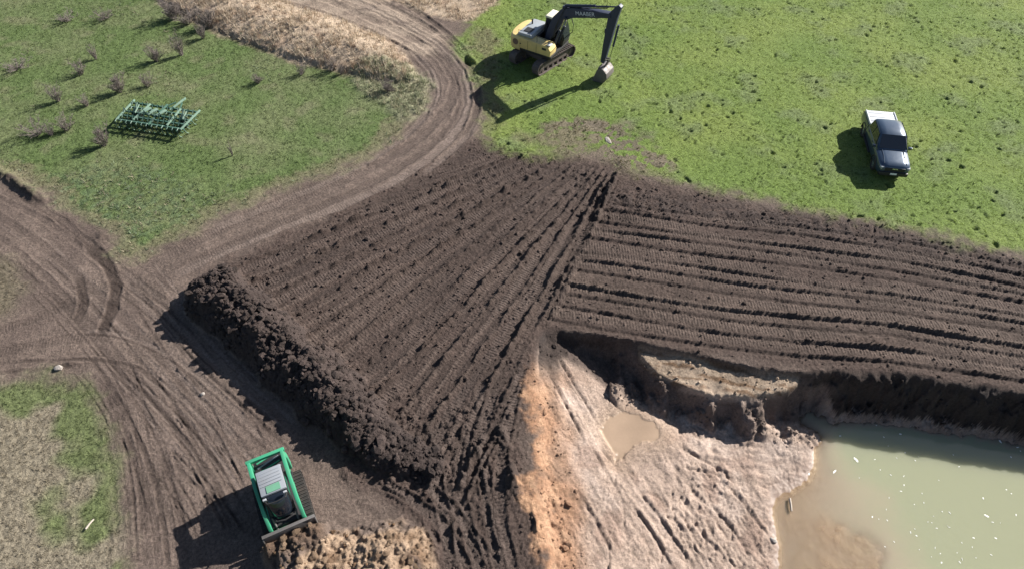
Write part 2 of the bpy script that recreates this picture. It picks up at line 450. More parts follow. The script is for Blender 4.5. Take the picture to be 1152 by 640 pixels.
# crawler lanes at the bottom, between heap and pit
yard_lines = []
for pts, w in [([(590, 405), (572, 470), (560, 540), (566, 600), (580, 660)], .22), ([(560, 430), (540, 490), (548, 560), (562, 640), (566, 680)], .20),
               ([(548, 420), (528, 480), (516, 545), (528, 600), (545, 660)], .20), ([(500, 470), (488, 520), (500, 580), (512, 660)], .2),
               ([(415, 536), (468, 564), (500, 590), (530, 650)], .2), ([(440, 500), (470, 540), (500, 560), (560, 640)], .18)]:
    stroke(pts, w, .04, C3(.088, .066, .057), .7, 'rut', cleat=1.0, wob=.7)
for pts, w, h in [([(529, 472), (522, 510), (518, 542)], .10, .16), ([(534, 490), (546, 545), (556, 590), (570, 645)], .11, .2), ([(508, 552), (528, 592), (548, 632)], .10, .16),
                  ([(507, 570), (510, 610), (514, 650)], .08, .12), ([(472, 578), (484, 602), (494, 626)], .10, .18), ([(468, 566), (440, 550), (414, 535)], .09, .14),
                  ([(556, 470), (566, 500), (578, 540), (580, 572)], .30, .42), ([(478, 470), (486, 492), (500, 520), (510, 530)], .14, .2), ([(400, 560), (420, 572), (436, 584)], .12, .15),
                  ([(380, 520), (396, 545), (402, 560)], .16, .2), ([(596, 560), (606, 600), (612, 640)], .10, .2)]:
    stroke(pts, w * .7, h * .5, C3(.042, .031, .027), .6, 'ridge', wob=.8)

# --- lumpy ground at the foot of the heap and between heap and pit
lump = sstep(-.5, 1.2, sdf([(236, 300), (290, 330), (340, 372), (400, 415), (470, 450), (540, 450), (590, 470), (590, 580), (540, 560), (480, 560), (430, 545), (390, 520), (350, 460), (280, 410), (220, 350)]) + .6 * JIT)
Z += lump * (.20 * B_clod + .07 * B_fine)
# --- the heap of topsoil
heapmask = np.zeros((NR, NC), np.float32)
HP = [(236, 320, 1.15), (262, 340, 1.2), (292, 366, 1.15), (322, 392, 1.1), (352, 418, 1.05), (378, 444, .95), (404, 474, .75), (436, 500, .5), (476, 520, .3)]
Pw = np.array([tuple(at(u, v, h * .9)) for u, v, h in HP])
Ph = np.array([h for _, _, h in HP])
r = near_line(Pw[:, :2], 3.0)
rr, cc, d, sd, al, f = r
seg = np.concatenate([[0], np.cumsum(np.hypot(*(Pw[1:, :2] - Pw[:-1, :2]).T))])
hh = np.interp(al, seg, Ph)
x = GX[rr, cc]; y = GY[rr, cc]
wdt = 1.45 * np.sqrt(hh) * (1 + .25 * perlin(x * .9, y * .9))
g = np.clip(1 - (d / wdt) ** 1.6, 0, 1)
g = g * g * (3 - 2 * g)
e_cap = np.minimum(al, 10.0)
lum = 0.55 * billow(x, y, 1.3, 2, 3.3) + 0.28 * billow(x, y, 3.2, 2, 8.8)
Z[rr, cc] += hh * g * (0.88 + .25 * perlin(x * .7 + 5, y * .7)) + (sstep(0.02, .35, g)) * lum * .8 * np.clip(hh, .4, 1)
heapmask[rr, cc] = sstep(.02, .12, g)
paint(C3(.050, .037, .033)[None, None] * nz[..., None], heapmask)
# --- the heap of clay in front of the loader
h2 = sstep(-.15, 1.9, S_heap2 + .35 * JIT)
heap2mask = sstep(-.05, .25, S_heap2 + .35 * JIT)
Z += h2 * (.66 + .3 * N_mid) + heap2mask * (.30 * billow(GX, GY, 1.9, 3, 61.) + .20 * B_fine + .05 * N_fin)
LX, LY, LH = -8.10, 10.05, math.radians(-64)         # the loader stands here; soil is banked up against its bucket
bx_ = (GX - LX) * math.cos(LH) + (GY - LY) * math.sin(LH)
by_ = -(GX - LX) * math.sin(LH) + (GY - LY) * math.cos(LH)
sp_ = sstep(1.20, 1.30, bx_) * (1 - sstep(1.5, 2.5, bx_ + .4 * N_mid)) * (1 - sstep(.86, 1.25, np.abs(by_) + .15 * N_mid))
Z += sp_ * (1 - .6 * h2) * (.50 + .35 * B_clod)
paint(C3(.10, .066, .046)[None, None] * nz[..., None], sp_)
heap2mask = np.maximum(heap2mask, sp_)
clayc = mix(C3(.30, .215, .15)[None, None], C3(.15, .095, .06)[None, None], sstep(-.1, .35, fbm(GX, GY, 1.1, 3, 90.))[..., None])
paint(clayc, heap2mask * sstep(-.3, .15, fbm(GX, GY, .9, 2, 95.) + .5 * S_heap2 - .25 - .6 * sp_ * (1 - sstep(.3, 1.2, S_heap2))))

# ------------------------------------------------------------------ the pit
Zp = pit_floor
streak_dir = np.array(at(760, 640, -1.4)[:2]) - np.array(at(640, 450, -1.)[:2])
streak_dir /= np.linalg.norm(streak_dir)
sa = GX * streak_dir[0] + GY * streak_dir[1]; sc_ = -GX * streak_dir[1] + GY * streak_dir[0]
stk = perlin(sc_ * 3.2 + .6 * N_mid, sa * .35) * .6 + perlin(sc_ * 7.5 + N_mid, sa * .8 + 3) * .4
wave = np.where(PU > 770, 1., 0.)
ydir = perlin(GY * 3.0 + GX * .5, GX * .5) * .6 + perlin(GY * 7 + GX, GX * 1.1) * .4
tx = sstep(700, 860, PU + 50 * N_mid) * (1 - sstep(500, 580, PV))
stk = mix(stk, ydir, tx)
dp = sstep(-.05, .12, Zp - WATER_Z)
mud = sstep(-.35, .25, fbm(GX, GY, .33, 2, 57.)) * (.25 + .75 * sstep(470, 530, PV))
crease = sstep(.90, 1.0, 1 - np.abs(perlin(sc_ * 1.5 + N_mid * 1.5, sa * .55 + 4)) * 1.4) * sstep(-.1, .25, N_mid + .3 * N_big)
Zp = Zp + (.06 * stk * sstep(-.4, .3, N_mid + .2) + .05 * N_fin + mud * (.035 * perlin(sc_ * 4.2 + N_mid * 2, sa * 1.6) + .035 * perlin(sc_ * 9 + N_mid * 2, sa * 1.6) + .03 * perlin(GX * 3.3 + 7, GY * 4.0) + (.03 * N_vf + .03 * N_xf) + .055 * (billow(sc_ * 1.5, sa * .8, 3.0, 2, 4.) - .2)) - .07 * crease + .10 * (B_clod - .2) * sstep(-.1, .3, fbm(GX, GY, .4, 2, 44.)) + .06 * B_fine) * (.15 + .85 * dp)
under = sstep(0.02, -0.12, Zp - WATER_Z)
cliff = sstep(596, 640, PU)
gul = (1.5 * (np.abs(perlin(GX * .62 + 3, GY * .12)) - .25) + .35 * perlin(GX * 2.6, GY * .5)) * sstep(690, 760, PU) * (1 - sstep(925, 965, PU))   # gullies down the face
wall_w = mix(1.2, .50, cliff) + .12 * N_mid + .40 * sstep(690, 760, PU) * (1 - sstep(925, 965, PU)) + 1.35 * sstep(925, 965, PU)
mid_face = sstep(690, 760, PU) * (1 - sstep(925, 965, PU))
lumpy = .30 * (B_clod - .22) + .14 * (B_fine - .2) + .12 * N_fin
shelf = sstep(-.15, .75, S_shelf + .45 * N_mid + .2 * N_fin)
Zp = mix(Zp, WATER_Z - .045 + .03 * N_mid + .02 * N_fin, shelf)
t2 = sstep(0.0, 1.0, (P_pit + (gul * .25 * mid_face + lumpy * 1.2) * sstep(.05, .5, P_pit)) / wall_w)
Zpit = np.where(P_pit > 0, Zp * t2, 0)
ribs = 1.15 * perlin(GX * .95 + 3.4, GY * .10 + 2) + .55 * perlin(GX * 2.1 + 1, GY * .5) + .35 * N_fin - .55 * (B_clod - .2)
led = np.clip((S_ledge + .10 * JIT - .75 * ribs * sstep(.1, -.5, S_ledge) + 1.25) / 1.35, 0, 1)
led = led ** 1.25
Zpit = np.where(P_pit > 0, np.maximum(Zpit, mix(Zpit, -.28 - .25 * sstep(0, 1.5, P_pit) + .10 * N_fin + .05 * N_mid, led)), Zpit)
# slumped lumps at the foot of the face
foot = np.exp(-((P_pit - 1.9 - .3 * N_mid) / .5) ** 2) * (PU > 690) * (PU < 960)
Zpit = Zpit + np.where(P_pit > 0.2, foot * (.55 * np.clip(fbm(GX, GY * .4, 1.0, 2, 71.) + .1, 0, 1) + .35 * B_clod), 0)
inner = sstep(0, .3, P_pit)
Z = Z * (1 - inner) + Zpit * 1.0
pl = sstep(-.05, .12, S_puddle + .34 * N_mid + .26 * N_fin)
PUD_Z = float(np.median(Zp[pl > .5]))
plw = sstep(-.9, .2, S_puddle + .2 * N_mid)
Z = mix(Z, PUD_Z + .02 + .03 * N_fin, plw * .9)
Z = mix(Z, PUD_Z, pl)
nzc = 1 + .30 * N_mid + .25 * N_fin + .3 * stk
clay = C3(.325, .247, .200)
paint(clay[None, None] * nzc[..., None], inner * sstep(.15, .6, P_pit))
paint(C3(.42, .335, .285)[None, None] * nzc[..., None], inner * .6 * sstep(.0, .3, fbm(GX, GY, .5, 3, 14.)) * sstep(.8, 2, P_pit))
paint(C3(.24, .165, .13)[None, None] * nzc[..., None], inner * .6 * sstep(.1, .4, fbm(GX, GY, .7, 3, 24.)) * sstep(.8, 2, P_pit))
# orange subsoil along the left rim
org = sstep(-.25, .35, P_pit + .05 + .9 * N_mid + .7 * N_fin) * (1 - sstep(.9, 2.2, P_pit + .9 * N_mid)) * (1 - sstep(640, 690, PU)) * sstep(395, 440, PV)
paint(C3(.30, .165, .095)[None, None] * (1 + .35 * N_mid + .35 * N_fin)[..., None], org * .85)
paint(C3(.16, .105, .075), org * .6 * sstep(.05, .4, fbm(GX, GY, 1.4, 3, 29.)))
paint(C3(.36, .23, .145), org * .55 * sstep(.1, .5, N_fin + N_mid))
# cut face: topsoil over clay, the dark colour deepened to paint in its shade
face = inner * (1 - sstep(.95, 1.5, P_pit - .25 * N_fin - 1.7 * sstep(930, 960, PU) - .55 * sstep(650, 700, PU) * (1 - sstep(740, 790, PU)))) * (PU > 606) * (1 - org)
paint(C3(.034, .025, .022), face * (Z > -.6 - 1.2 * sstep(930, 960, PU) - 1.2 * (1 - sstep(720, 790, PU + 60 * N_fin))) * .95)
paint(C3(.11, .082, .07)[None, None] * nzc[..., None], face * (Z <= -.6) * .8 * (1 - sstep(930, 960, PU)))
lst = perlin(GX * .5 + 4, P_pit * 5.5) + .5 * N_fin
paint(mix(C3(.34, .26, .19)[None, None], C3(.16, .10, .06)[None, None], sstep(-.1, .45, lst)[..., None]) * nz[..., None], sstep(.8, .95, led) * inner * sstep(-.85, -.4, Z) * .9)
paint(C3(.105, .078, .066)[None, None] * nzc[..., None], inner * sstep(.03, .12, led) * (1 - sstep(.75, .9, led)) * .85)
paint(C3(.25, .19, .16), inner * sstep(.05, .2, led) * (1 - sstep(.7, .9, led)) * .7 * sstep(-.1, -.5, ribs))  # paler colour on the ribs paints in the sun catching them
wetline = sstep(.16, .0, Z - WATER_Z) * inner
WET = np.maximum(WET, wetline * .8)
paint(C3(.21, .145, .11), wetline * .7 * (1 - sstep(920, 950, PU) * (1 - shelf)))
paint(C3(.235, .165, .13)[None, None] * (1 + .3 * N_mid)[..., None], shelf * .9)
WET = np.maximum(WET, inner * .25 * sstep(0, .4, N_mid))
paint(C3(.34, .245, .175), plw * .6); paint(C3(.33, .24, .17)[None, None] * (1 + .35 * N_mid + .2 * fbm(GX, GY, .9, 2, 12.))[..., None], pl); WET = np.maximum(WET, pl)
gro = C3(.10, .07, .06)
for pts, w, h, z in [([(622, 402), (640, 425), (658, 450), (676, 474)], .07, .16, -.8), ([(612, 416), (630, 445), (650, 478), (660, 500)], .07, .12, -.6), ([(650, 392), (664, 404), (676, 414)], .06, .12, -.7),
                     ([(670, 432), (688, 448), (706, 464)], .07, .16, -1.1), ([(660, 495), (676, 520), (690, 545)], .08, .12, -1.), ([(668, 492), (684, 512), (704, 530)], .06, .1, -1.),
                     ([(762, 500), (790, 516), (826, 534)], .09, .18, -1.6), ([(760, 524), (800, 530), (830, 536)], .05, .1, -1.6), ([(840, 540), (858, 546), (874, 553)], .06, .1, -2.),
                     ([(700, 560), (730, 592), (760, 640)], .12, .12, -1.4), ([(716, 552), (748, 590), (784, 640)], .12, .12, -1.5), ([(770, 580), (800, 610), (830, 650)], .10, .10, -1.8),
                     ([(790, 560), (830, 600), (850, 640)], .10, .10, -1.9), ([(640, 540), (664, 580), (700, 640)], .1, .1, -1.), ([(810, 540), (840, 570), (862, 600)], .08, .1, -2.)]:
    stroke(pts, w * .5, -h * .7, gro, .4, 'ridge', z=z, wob=.35)
    stroke([(u + 4, v - 2) for u, v in pts], w * .6, h * .35, None, 0, 'ridge', z=z, wob=.6)

# ------------------------------------------------------------------ grass colours
g1 = mix(C3(.118, .172, .040)[None, None], C3(.155, .200, .050)[None, None], sstep(-.4, .5, fbm(GX, GY, .18, 3, 8.))[..., None])
g1 = mix(g1, C3(.135, .168, .078)[None, None], (.6 * sstep(0, .5, N_mid))[..., None])
paint(g1, gr * grass)
g2 = mix(C3(.092, .132, .044)[None, None], C3(.128, .150, .068)[None, None], sstep(-.3, .5, fbm(GX, GY, .25, 3, 28.))[..., None])
g2 = mix(g2, C3(.18, .165, .105)[None, None], (.40 * sstep(.05, .5, fbm(GX, GY, .6, 3, 38.)))[..., None])
paint(g2, gl * grass)
paint(C3(.10, .145, .075), gl * lush * .5 * sstep(-.2, .3, N_fin))
paint(C3(.17, .14, .095), gl * .6 * sstep(.25, -.4, S_left - 1.0 + JIT) * (S_left > -1))
g3 = mix(C3(.118, .142, .060)[None, None], C3(.215, .185, .135)[None, None], sstep(-.1, .3, fbm(GX, GY, .4, 3, 48.) + .15 * (-GX - 16.9) + .16 * (12.2 - GY))[..., None])
paint(g3, gp)
paint(C3(.14, .125, .08), gn * .8)
paint(C3(.14, .125, .075)[None, None] * nz[..., None], verge * .75 * (1 - soil))
paint(C3(.37, .29, .215)[None, None] * nz[..., None], dry)
paint(C3(.26, .18, .125), dry * .6 * sstep(.0, .4, fbm(GX, GY, .9, 3, 58.)))
paint(C3(.24, .235, .155), pale * .8)
ed = np.minimum(np.minimum(sstep(0, 2, HW[:, None] - np.abs(GX - XC)), sstep(0, 1.5, GY - YR[0])), sstep(0, 3, YR[-1] - GY))
Z = (Z * ed).astype(np.float32)

def zlook(x, y):
    """terrain height under arrays of points"""
    x = np.atleast_1d(np.asarray(x, float)); y = np.atleast_1d(np.asarray(y, float))
    r = np.clip(np.interp(y, YR, np.arange(NR)), 0, NR - 1.001)
    hw = np.interp(y, YR, HW)
    c = np.clip(((x - XC) / hw + 1) * .5 * (NC - 1), 0, NC - 1.001)
    r0 = r.astype(int); c0 = c.astype(int); a = r - r0; b = c - c0
    return Z[r0, c0] * (1 - a) * (1 - b) + Z[r0 + 1, c0] * a * (1 - b) + Z[r0, c0 + 1] * (1 - a) * b + Z[r0 + 1, c0 + 1] * a * b
def look(A, x, y):
    r = np.clip(np.rint(np.interp(y, YR, np.arange(NR))).astype(int), 0, NR - 1)
    hw = np.interp(y, YR, HW)
    c = np.clip(np.rint(((x - XC) / hw + 1) * .5 * (NC - 1)).astype(int), 0, NC - 1)
    return A[r, c]
# ------------------------------------------------------------------ materials
MATS = {}
def nodes_of(name):
    m = bpy.data.materials.new(name)
    m.use_nodes = True
    nt = m.node_tree
    b = nt.nodes['Principled BSDF']
    MATS[name] = m
    return m, nt, b
def math_n(nt, op, a, b=None, c=None):
    n = nt.nodes.new('ShaderNodeMath'); n.operation = op
    for i, v in enumerate((a, b, c)):
        if v is None:
            continue
        if isinstance(v, (int, float)):
            n.inputs[i].default_value = v
        else:
            nt.links.new(v, n.inputs[i])
    return n.outputs[0]
def noise_n(nt, scale, detail=3.0, rough=.6, vec=None):
    n = nt.nodes.new('ShaderNodeTexNoise')
    n.inputs['Scale'].default_value = scale
    n.inputs['Detail'].default_value = detail
    n.inputs['Roughness'].default_value = rough
    if vec is not None:
        nt.links.new(vec, n.inputs['Vector'])
    return n.outputs[0]
def ramp_n(nt, fac, stops):
    n = nt.nodes.new('ShaderNodeMapRange')
    n.inputs[1].default_value, n.inputs[2].default_value, n.inputs[3].default_value, n.inputs[4].default_value = stops
    nt.links.new(fac, n.inputs[0])
    return n.outputs[0]
def scale_col(nt, col, fac):
    n = nt.nodes.new('ShaderNodeVectorMath'); n.operation = 'SCALE'
    nt.links.new(col, n.inputs[0]); nt.links.new(fac, n.inputs['Scale'])
    return n.outputs[0]
def paint_mat(name, col, rough=.45, metal=0.0, dirt=.35, dirtcol=(.12, .09, .07), coat=0.0, bump=.0, spec=.5):
    """paint, rubber or steel with uneven dust on it"""
    m, nt, b = nodes_of(name)
    tc = nt.nodes.new('ShaderNodeTexCoord').outputs['Object']
    n1 = noise_n(nt, 2.3, 5, .65, tc)
    n2 = noise_n(nt, 14, 3, .6, tc)
    f = math_n(nt, 'MULTIPLY', ramp_n(nt, n1, (.42, .72, 0, 1)), dirt)
    f = math_n(nt, 'ADD', f, ramp_n(nt, n2, (.5, .8, 0, dirt * .4)))
    mx = nt.nodes.new('ShaderNodeMix'); mx.data_type = 'RGBA'
    mx.inputs[6].default_value = (*col, 1); mx.inputs[7].default_value = (*dirtcol, 1)
    nt.links.new(f, mx.inputs[0])
    nt.links.new(mx.outputs[2], b.inputs['Base Color'])
    nt.links.new(math_n(nt, 'ADD', math_n(nt, 'MULTIPLY', f, .5), rough), b.inputs['Roughness'])
    b.inputs['Metallic'].default_value = metal
    b.inputs['Specular IOR Level'].default_value = spec
    b.inputs['Coat Weight'].default_value = coat
    b.inputs['Coat Roughness'].default_value = .08
    if bump:
        bp = nt.nodes.new('ShaderNodeBump'); bp.inputs['Strength'].default_value = bump; bp.inputs['Distance'].default_value = .02
        nt.links.new(n2, bp.inputs['Height']); nt.links.new(bp.outputs[0], b.inputs['Normal'])
    return m
def glass_mat(name, col=(.02, .03, .04)):
    m, nt, b = nodes_of(name)
    tc = nt.nodes.new('ShaderNodeTexCoord').outputs['Object']
    r = ramp_n(nt, noise_n(nt, 3, 3, .6, tc), (.3, .8, .03, .14))
    b.inputs['Base Color'].default_value = (*col, 1)
    nt.links.new(r, b.inputs['Roughness'])
    b.inputs['Coat Weight'].default_value = .2
    return m

def terrain_material():
    m, nt, b = nodes_of('terrain')
    at_ = nt.nodes.new('ShaderNodeAttribute'); at_.attribute_name = 'Col'
    aw = nt.nodes.new('ShaderNodeAttribute'); aw.attribute_name = 'wet'
    ac = nt.nodes.new('ShaderNodeAttribute'); ac.attribute_name = 'cleat'
    ak = nt.nodes.new('ShaderNodeAttribute'); ak.attribute_name = 'along'
    tc = nt.nodes.new('ShaderNodeTexCoord').outputs['Object']
    n1 = noise_n(nt, 9.0, 5, .7, tc)
    n2 = noise_n(nt, 38.0, 2, .6, tc)
    f = math_n(nt, 'MULTIPLY', ramp_n(nt, n1, (.25, .75, .52, 1.48)), ramp_n(nt, n2, (.25, .75, .62, 1.38)))
    ph = math_n(nt, 'ADD', math_n(nt, 'MULTIPLY', ak.outputs['Fac'], 2 * math.pi / .13), math_n(nt, 'MULTIPLY', n1, 3.5))
    bar = ramp_n(nt, math_n(nt, 'SINE', ph), (-.5, .8, 0, 1))
    cl = math_n(nt, 'MULTIPLY', bar, ac.outputs['Fac'])
    f = math_n(nt, 'ADD', 1.0, math_n(nt, 'MULTIPLY', math_n(nt, 'SUBTRACT', f, 1.0), math_n(nt, 'SUBTRACT', 1.0, math_n(nt, 'MULTIPLY', aw.outputs['Fac'], .9))))
    c = scale_col(nt, at_.outputs['Color'], f)
    nt.links.new(c, b.inputs['Base Color'])
    wr = math_n(nt, 'MULTIPLY', aw.outputs['Fac'], -.80)
    nt.links.new(math_n(nt, 'ADD', wr, .93), b.inputs['Roughness'])
    b.inputs['Specular IOR Level'].default_value = .25
    dry_ = math_n(nt, 'SUBTRACT', 1.0, aw.outputs['Fac'])
    hgt = math_n(nt, 'MULTIPLY', math_n(nt, 'ADD', math_n(nt, 'MULTIPLY', n1, 1.0), math_n(nt, 'MULTIPLY', n2, .8)), dry_)
    hgt = math_n(nt, 'ADD', hgt, math_n(nt, 'MULTIPLY', cl, .34))
    bp = nt.nodes.new('ShaderNodeBump'); bp.inputs['Strength'].default_value = 1.0; bp.inputs['Distance'].default_value = .055
    nt.links.new(hgt, bp.inputs['Height']); nt.links.new(bp.outputs[0], b.inputs['Normal'])
    return m
M_terrain = terrain_material()

def blade_material(name, trans=.35):
    m, nt, b = nodes_of(name)
    a = nt.nodes.new('ShaderNodeAttribute'); a.attribute_name = 'Col'
    nt.links.new(a.outputs['Color'], b.inputs['Base Color'])
    b.inputs['Roughness'].default_value = .7
    b.inputs['Specular IOR Level'].default_value = .2
    tr = nt.nodes.new('ShaderNodeBsdfTranslucent')
    nt.links.new(a.outputs['Color'], tr.inputs['Color'])
    mx = nt.nodes.new('ShaderNodeMixShader'); mx.inputs[0].default_value = trans
    nt.links.new(b.outputs[0], mx.inputs[1]); nt.links.new(tr.outputs[0], mx.inputs[2])
    nt.links.new(mx.outputs[0], nt.nodes['Material Output'].inputs['Surface'])
    return m
M_blade = blade_material('grass_blades', .4)
M_straw = blade_material('straw_blades', .3)

# ------------------------------------------------------------------ mesh building from arrays
def tag(o, label=None, cat=None, group=None, kind=None):
    if label: o['label'] = label
    if cat: o['category'] = cat
    if group: o['group'] = group
    if kind: o['kind'] = kind
    return o
def array_mesh(name, V, F, mat, attrs=None, smooth=True):
    me = bpy.data.meshes.new(name)
    n = F.shape[1]
    me.vertices.add(len(V)); me.vertices.foreach_set('co', np.ascontiguousarray(V, np.float32).ravel())
    me.loops.add(F.size); me.loops.foreach_set('vertex_index', np.ascontiguousarray(F, np.int32).ravel())
    me.polygons.add(len(F))
    me.polygons.foreach_set('loop_start', np.arange(0, F.size, n, dtype=np.int32))
    me.polygons.foreach_set('loop_total', np.full(len(F), n, np.int32))
    me.polygons.foreach_set('use_smooth', np.full(len(F), smooth, bool))
    me.update(calc_edges=True)
    for k, a in (attrs or {}).items():
        if a.ndim == 2:
            at_ = me.attributes.new(k, 'FLOAT_COLOR', 'POINT')
            c = np.ones((len(a), 4), np.float32); c[:, :3] = a
            at_.data.foreach_set('color', c.ravel())
        else:
            at_ = me.attributes.new(k, 'FLOAT', 'POINT')
            at_.data.foreach_set('value', np.ascontiguousarray(a, np.float32))
    me.materials.append(mat)
    o = bpy.data.objects.new(name, me)
    COL.objects.link(o)
    return o

# ------------------------------------------------------------------ the ground, cut into the surfaces one can name
def fc(A):
    return .25 * (A[:-1, :-1] + A[1:, :-1] + A[:-1, 1:] + A[1:, 1:])
j = fc(JIT) * .6
cls = np.zeros((NR - 1, NC - 1), np.int8)                          # 0 bare earth yard and haul road
cls[fc(S_soil) + j > 0] = 1                                        # stripped soil
cls[fc(S_left) + j > 0] = 2
cls[fc(S_right) + j > 0] = 3
cls[fc(S_patch) + j > 0] = 4
cls[(fc(S_dry) + j > 0) | (fc(S_dry2) + j > 0)] = 5
cls[fc(P_pit) > 0] = 6
cls[fc(pl) > .5] = 7
cls[fc(heapmask) > .5] = 8
cls[(fc(heap2mask) > .5) & (fc(P_pit) < 0)] = 9
IDX = np.arange(NR * NC, dtype=np.int32).reshape(NR, NC)
QUAD = np.stack([IDX[:-1, :-1], IDX[:-1, 1:], IDX[1:, 1:], IDX[1:, :-1]], -1)
VALL = np.stack([GX, GY, Z], -1).reshape(-1, 3)
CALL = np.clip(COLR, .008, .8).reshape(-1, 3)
WALL, LALL, TALL = WET.ravel(), CLT.ravel(), TRK.ravel()
ground_objs = {}
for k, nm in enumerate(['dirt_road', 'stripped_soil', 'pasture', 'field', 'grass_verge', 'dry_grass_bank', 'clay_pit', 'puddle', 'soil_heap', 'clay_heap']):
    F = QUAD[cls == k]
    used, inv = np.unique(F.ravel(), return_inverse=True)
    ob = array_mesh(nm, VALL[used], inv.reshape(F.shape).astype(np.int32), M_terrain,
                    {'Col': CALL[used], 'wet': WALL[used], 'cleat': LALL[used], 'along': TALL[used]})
    ground_objs[nm] = ob
    if k < 8:
        tag(ob, kind='structure')
tag(ground_objs['soil_heap'], 'long dark heap of lumpy topsoil throwing a black shadow on the dirt yard', 'soil heap')
tag(ground_objs['clay_heap'], 'pale crumbly clay heap in front of the green track loader bucket', 'clay heap')

# land going on outside the worked ground, to the horizon
far = 2500.0
x0, x1 = float(HW[0]), float(HW[-1]); xc = XC; ya, yb = float(YR[0]), float(YR[-1])
V = np.array([(xc - x0, ya, 0), (xc + x0, ya, 0), (xc + x1, yb, 0), (xc - x1, yb, 0), (-far, -far, 0), (far, -far, 0), (far, far, 0), (-far, far, 0)], float)
F = np.array([(4, 5, 1, 0), (5, 6, 2, 1), (6, 7, 3, 2), (7, 4, 0, 3)])
m, nt, b = nodes_of('outer_grass')
tc = nt.nodes.new('ShaderNodeTexCoord').outputs['Object']
cr = nt.nodes.new('ShaderNodeValToRGB')
cr.color_ramp.elements[0].position = .3; cr.color_ramp.elements[0].color = (.075, .115, .033, 1)
cr.color_ramp.elements[1].position = .7; cr.color_ramp.elements[1].color = (.13, .17, .045, 1)
nt.links.new(noise_n(nt, .3, 6, .7, tc), cr.inputs[0]); nt.links.new(cr.outputs[0], b.inputs['Base Color'])
b.inputs['Roughness'].default_value = .9
tag(array_mesh('ground', V, F, m, smooth=False), kind='structure')

# ------------------------------------------------------------------ pond
st = 3
Zs = Z[::st, ::st]
hs, ws = Zs.shape
ids = np.arange(hs * ws, dtype=np.int32).reshape(hs, ws)
q = np.stack([ids[:-1, :-1], ids[:-1, 1:], ids[1:, 1:], ids[1:, :-1]], -1)
zmin = np.minimum(np.minimum(Zs[:-1, :-1], Zs[1:, :-1]), np.minimum(Zs[:-1, 1:], Zs[1:, 1:]))
F = q[zmin < WATER_Z + .05]
used, inv = np.unique(F.ravel(), return_inverse=True)
xs, ys, zs = GX[::st, ::st].ravel()[used], GY[::st, ::st].ravel()[used], Zs.ravel()[used]
m, nt, b = nodes_of('pond_water')
ad = nt.nodes.new('ShaderNodeAttribute'); ad.attribute_name = 'depth'
tc = nt.nodes.new('ShaderNodeTexCoord').outputs['Object']
n1 = noise_n(nt, .55, 4, .55, tc)
mxc = nt.nodes.new('ShaderNodeMix'); mxc.data_type = 'RGBA'
mxc.inputs[6].default_value = (.33, .27, .20, 1); mxc.inputs[7].default_value = (.262, .270, .178, 1)
dn = math_n(nt, 'ADD', ad.outputs['Fac'], math_n(nt, 'MULTIPLY', math_n(nt, 'SUBTRACT', n1, .5), .7))
nt.links.new(ramp_n(nt, dn, (.05, .6, 0, 1)), mxc.inputs[0])
nt.links.new(mxc.outputs[2], b.inputs['Base Color'])
b.inputs['Roughness'].default_value = .06
b.inputs['IOR'].default_value = 1.33
b.subsurface_method = 'BURLEY'
b.inputs['Subsurface Weight'].default_value = .8
b.inputs['Subsurface Radius'].default_value = (1.0, 1.0, .7)
b.inputs['Subsurface Scale'].default_value = .9        # light spreads inside the silty water
bp = nt.nodes.new('ShaderNodeBump'); bp.inputs['Strength'].default_value = .12; bp.inputs['Distance'].default_value = .02
nt.links.new(noise_n(nt, 6, 2, .5, tc), bp.inputs['Height']); nt.links.new(bp.outputs[0], b.inputs['Normal'])
trn = nt.nodes.new('ShaderNodeBsdfTransparent'); trn.inputs[0].default_value = (.92, .86, .74, 1)
mxs = nt.nodes.new('ShaderNodeMixShader')
# silt hides the bed within a few decimetres
opq = math_n(nt, 'SUBTRACT', 1.0, math_n(nt, 'POWER', 2.718, math_n(nt, 'MULTIPLY', ad.outputs['Fac'], -9.0)))
nt.links.new(math_n(nt, 'ADD', math_n(nt, 'MULTIPLY', opq, .93), .07), mxs.inputs[0])
nt.links.new(trn.outputs[0], mxs.inputs[1]); nt.links.new(b.outputs[0], mxs.inputs[2])
nt.links.new(mxs.outputs[0], nt.nodes['Material Output'].inputs['Surface'])
pond = array_mesh('pond_water', np.stack([xs, ys, np.full_like(xs, WATER_Z)], -1), inv.reshape(F.shape).astype(np.int32), m, {'depth': np.clip(WATER_Z - zs, 0, 3)})
tag(pond, kind='structure')

# white flecks floating on the pond
M_fleck = paint_mat('fleck_white', (.82, .82, .78), .6, dirt=.2, dirtcol=(.4, .36, .25))
fv, ff = [], []
def fleck(x, y, L, W, a):
    k = len(fv); n = 6
    for i in range(n):
        t = 2 * math.pi * i / n
        px_, py_ = L * math.cos(t) * random.uniform(.7, 1.2), W * math.sin(t) * random.uniform(.7, 1.2)
        fv.append((x + px_ * math.cos(a) - py_ * math.sin(a), y + px_ * math.sin(a) + py_ * math.cos(a), WATER_Z + .008))
    fv.append((x, y, WATER_Z + .02))
    for i in range(n):
        ff.append((k + i, k + (i + 1) % n, k + n))
spots = [(963, 517, .10, .04), (939, 530, .09, .03), (1022, 479, .07, .04), (1013, 488, .05, .03), (1110, 580, .09, .03), (1125, 496, .07, .03), (945, 490, .04, .03), (910, 533, .05, .03), (1060, 481, .06, .04), (1046, 480, .05, .03)]
for u, v, L, W in spots:
    p = at(u, v, WATER_Z); fleck(p.x, p.y, L * 1.3, W * 1.4, random.uniform(0, 3.1))
cl_c = [(1010, 570, 16, 26), (1000, 520, 22, 14), (1062, 588, 18, 22), (1130, 590, 22, 25), (1020, 600, 40, 26), (1090, 620, 40, 15), (1140, 500, 20, 12), (1050, 530, 60, 40), (990, 480, 30, 6)]
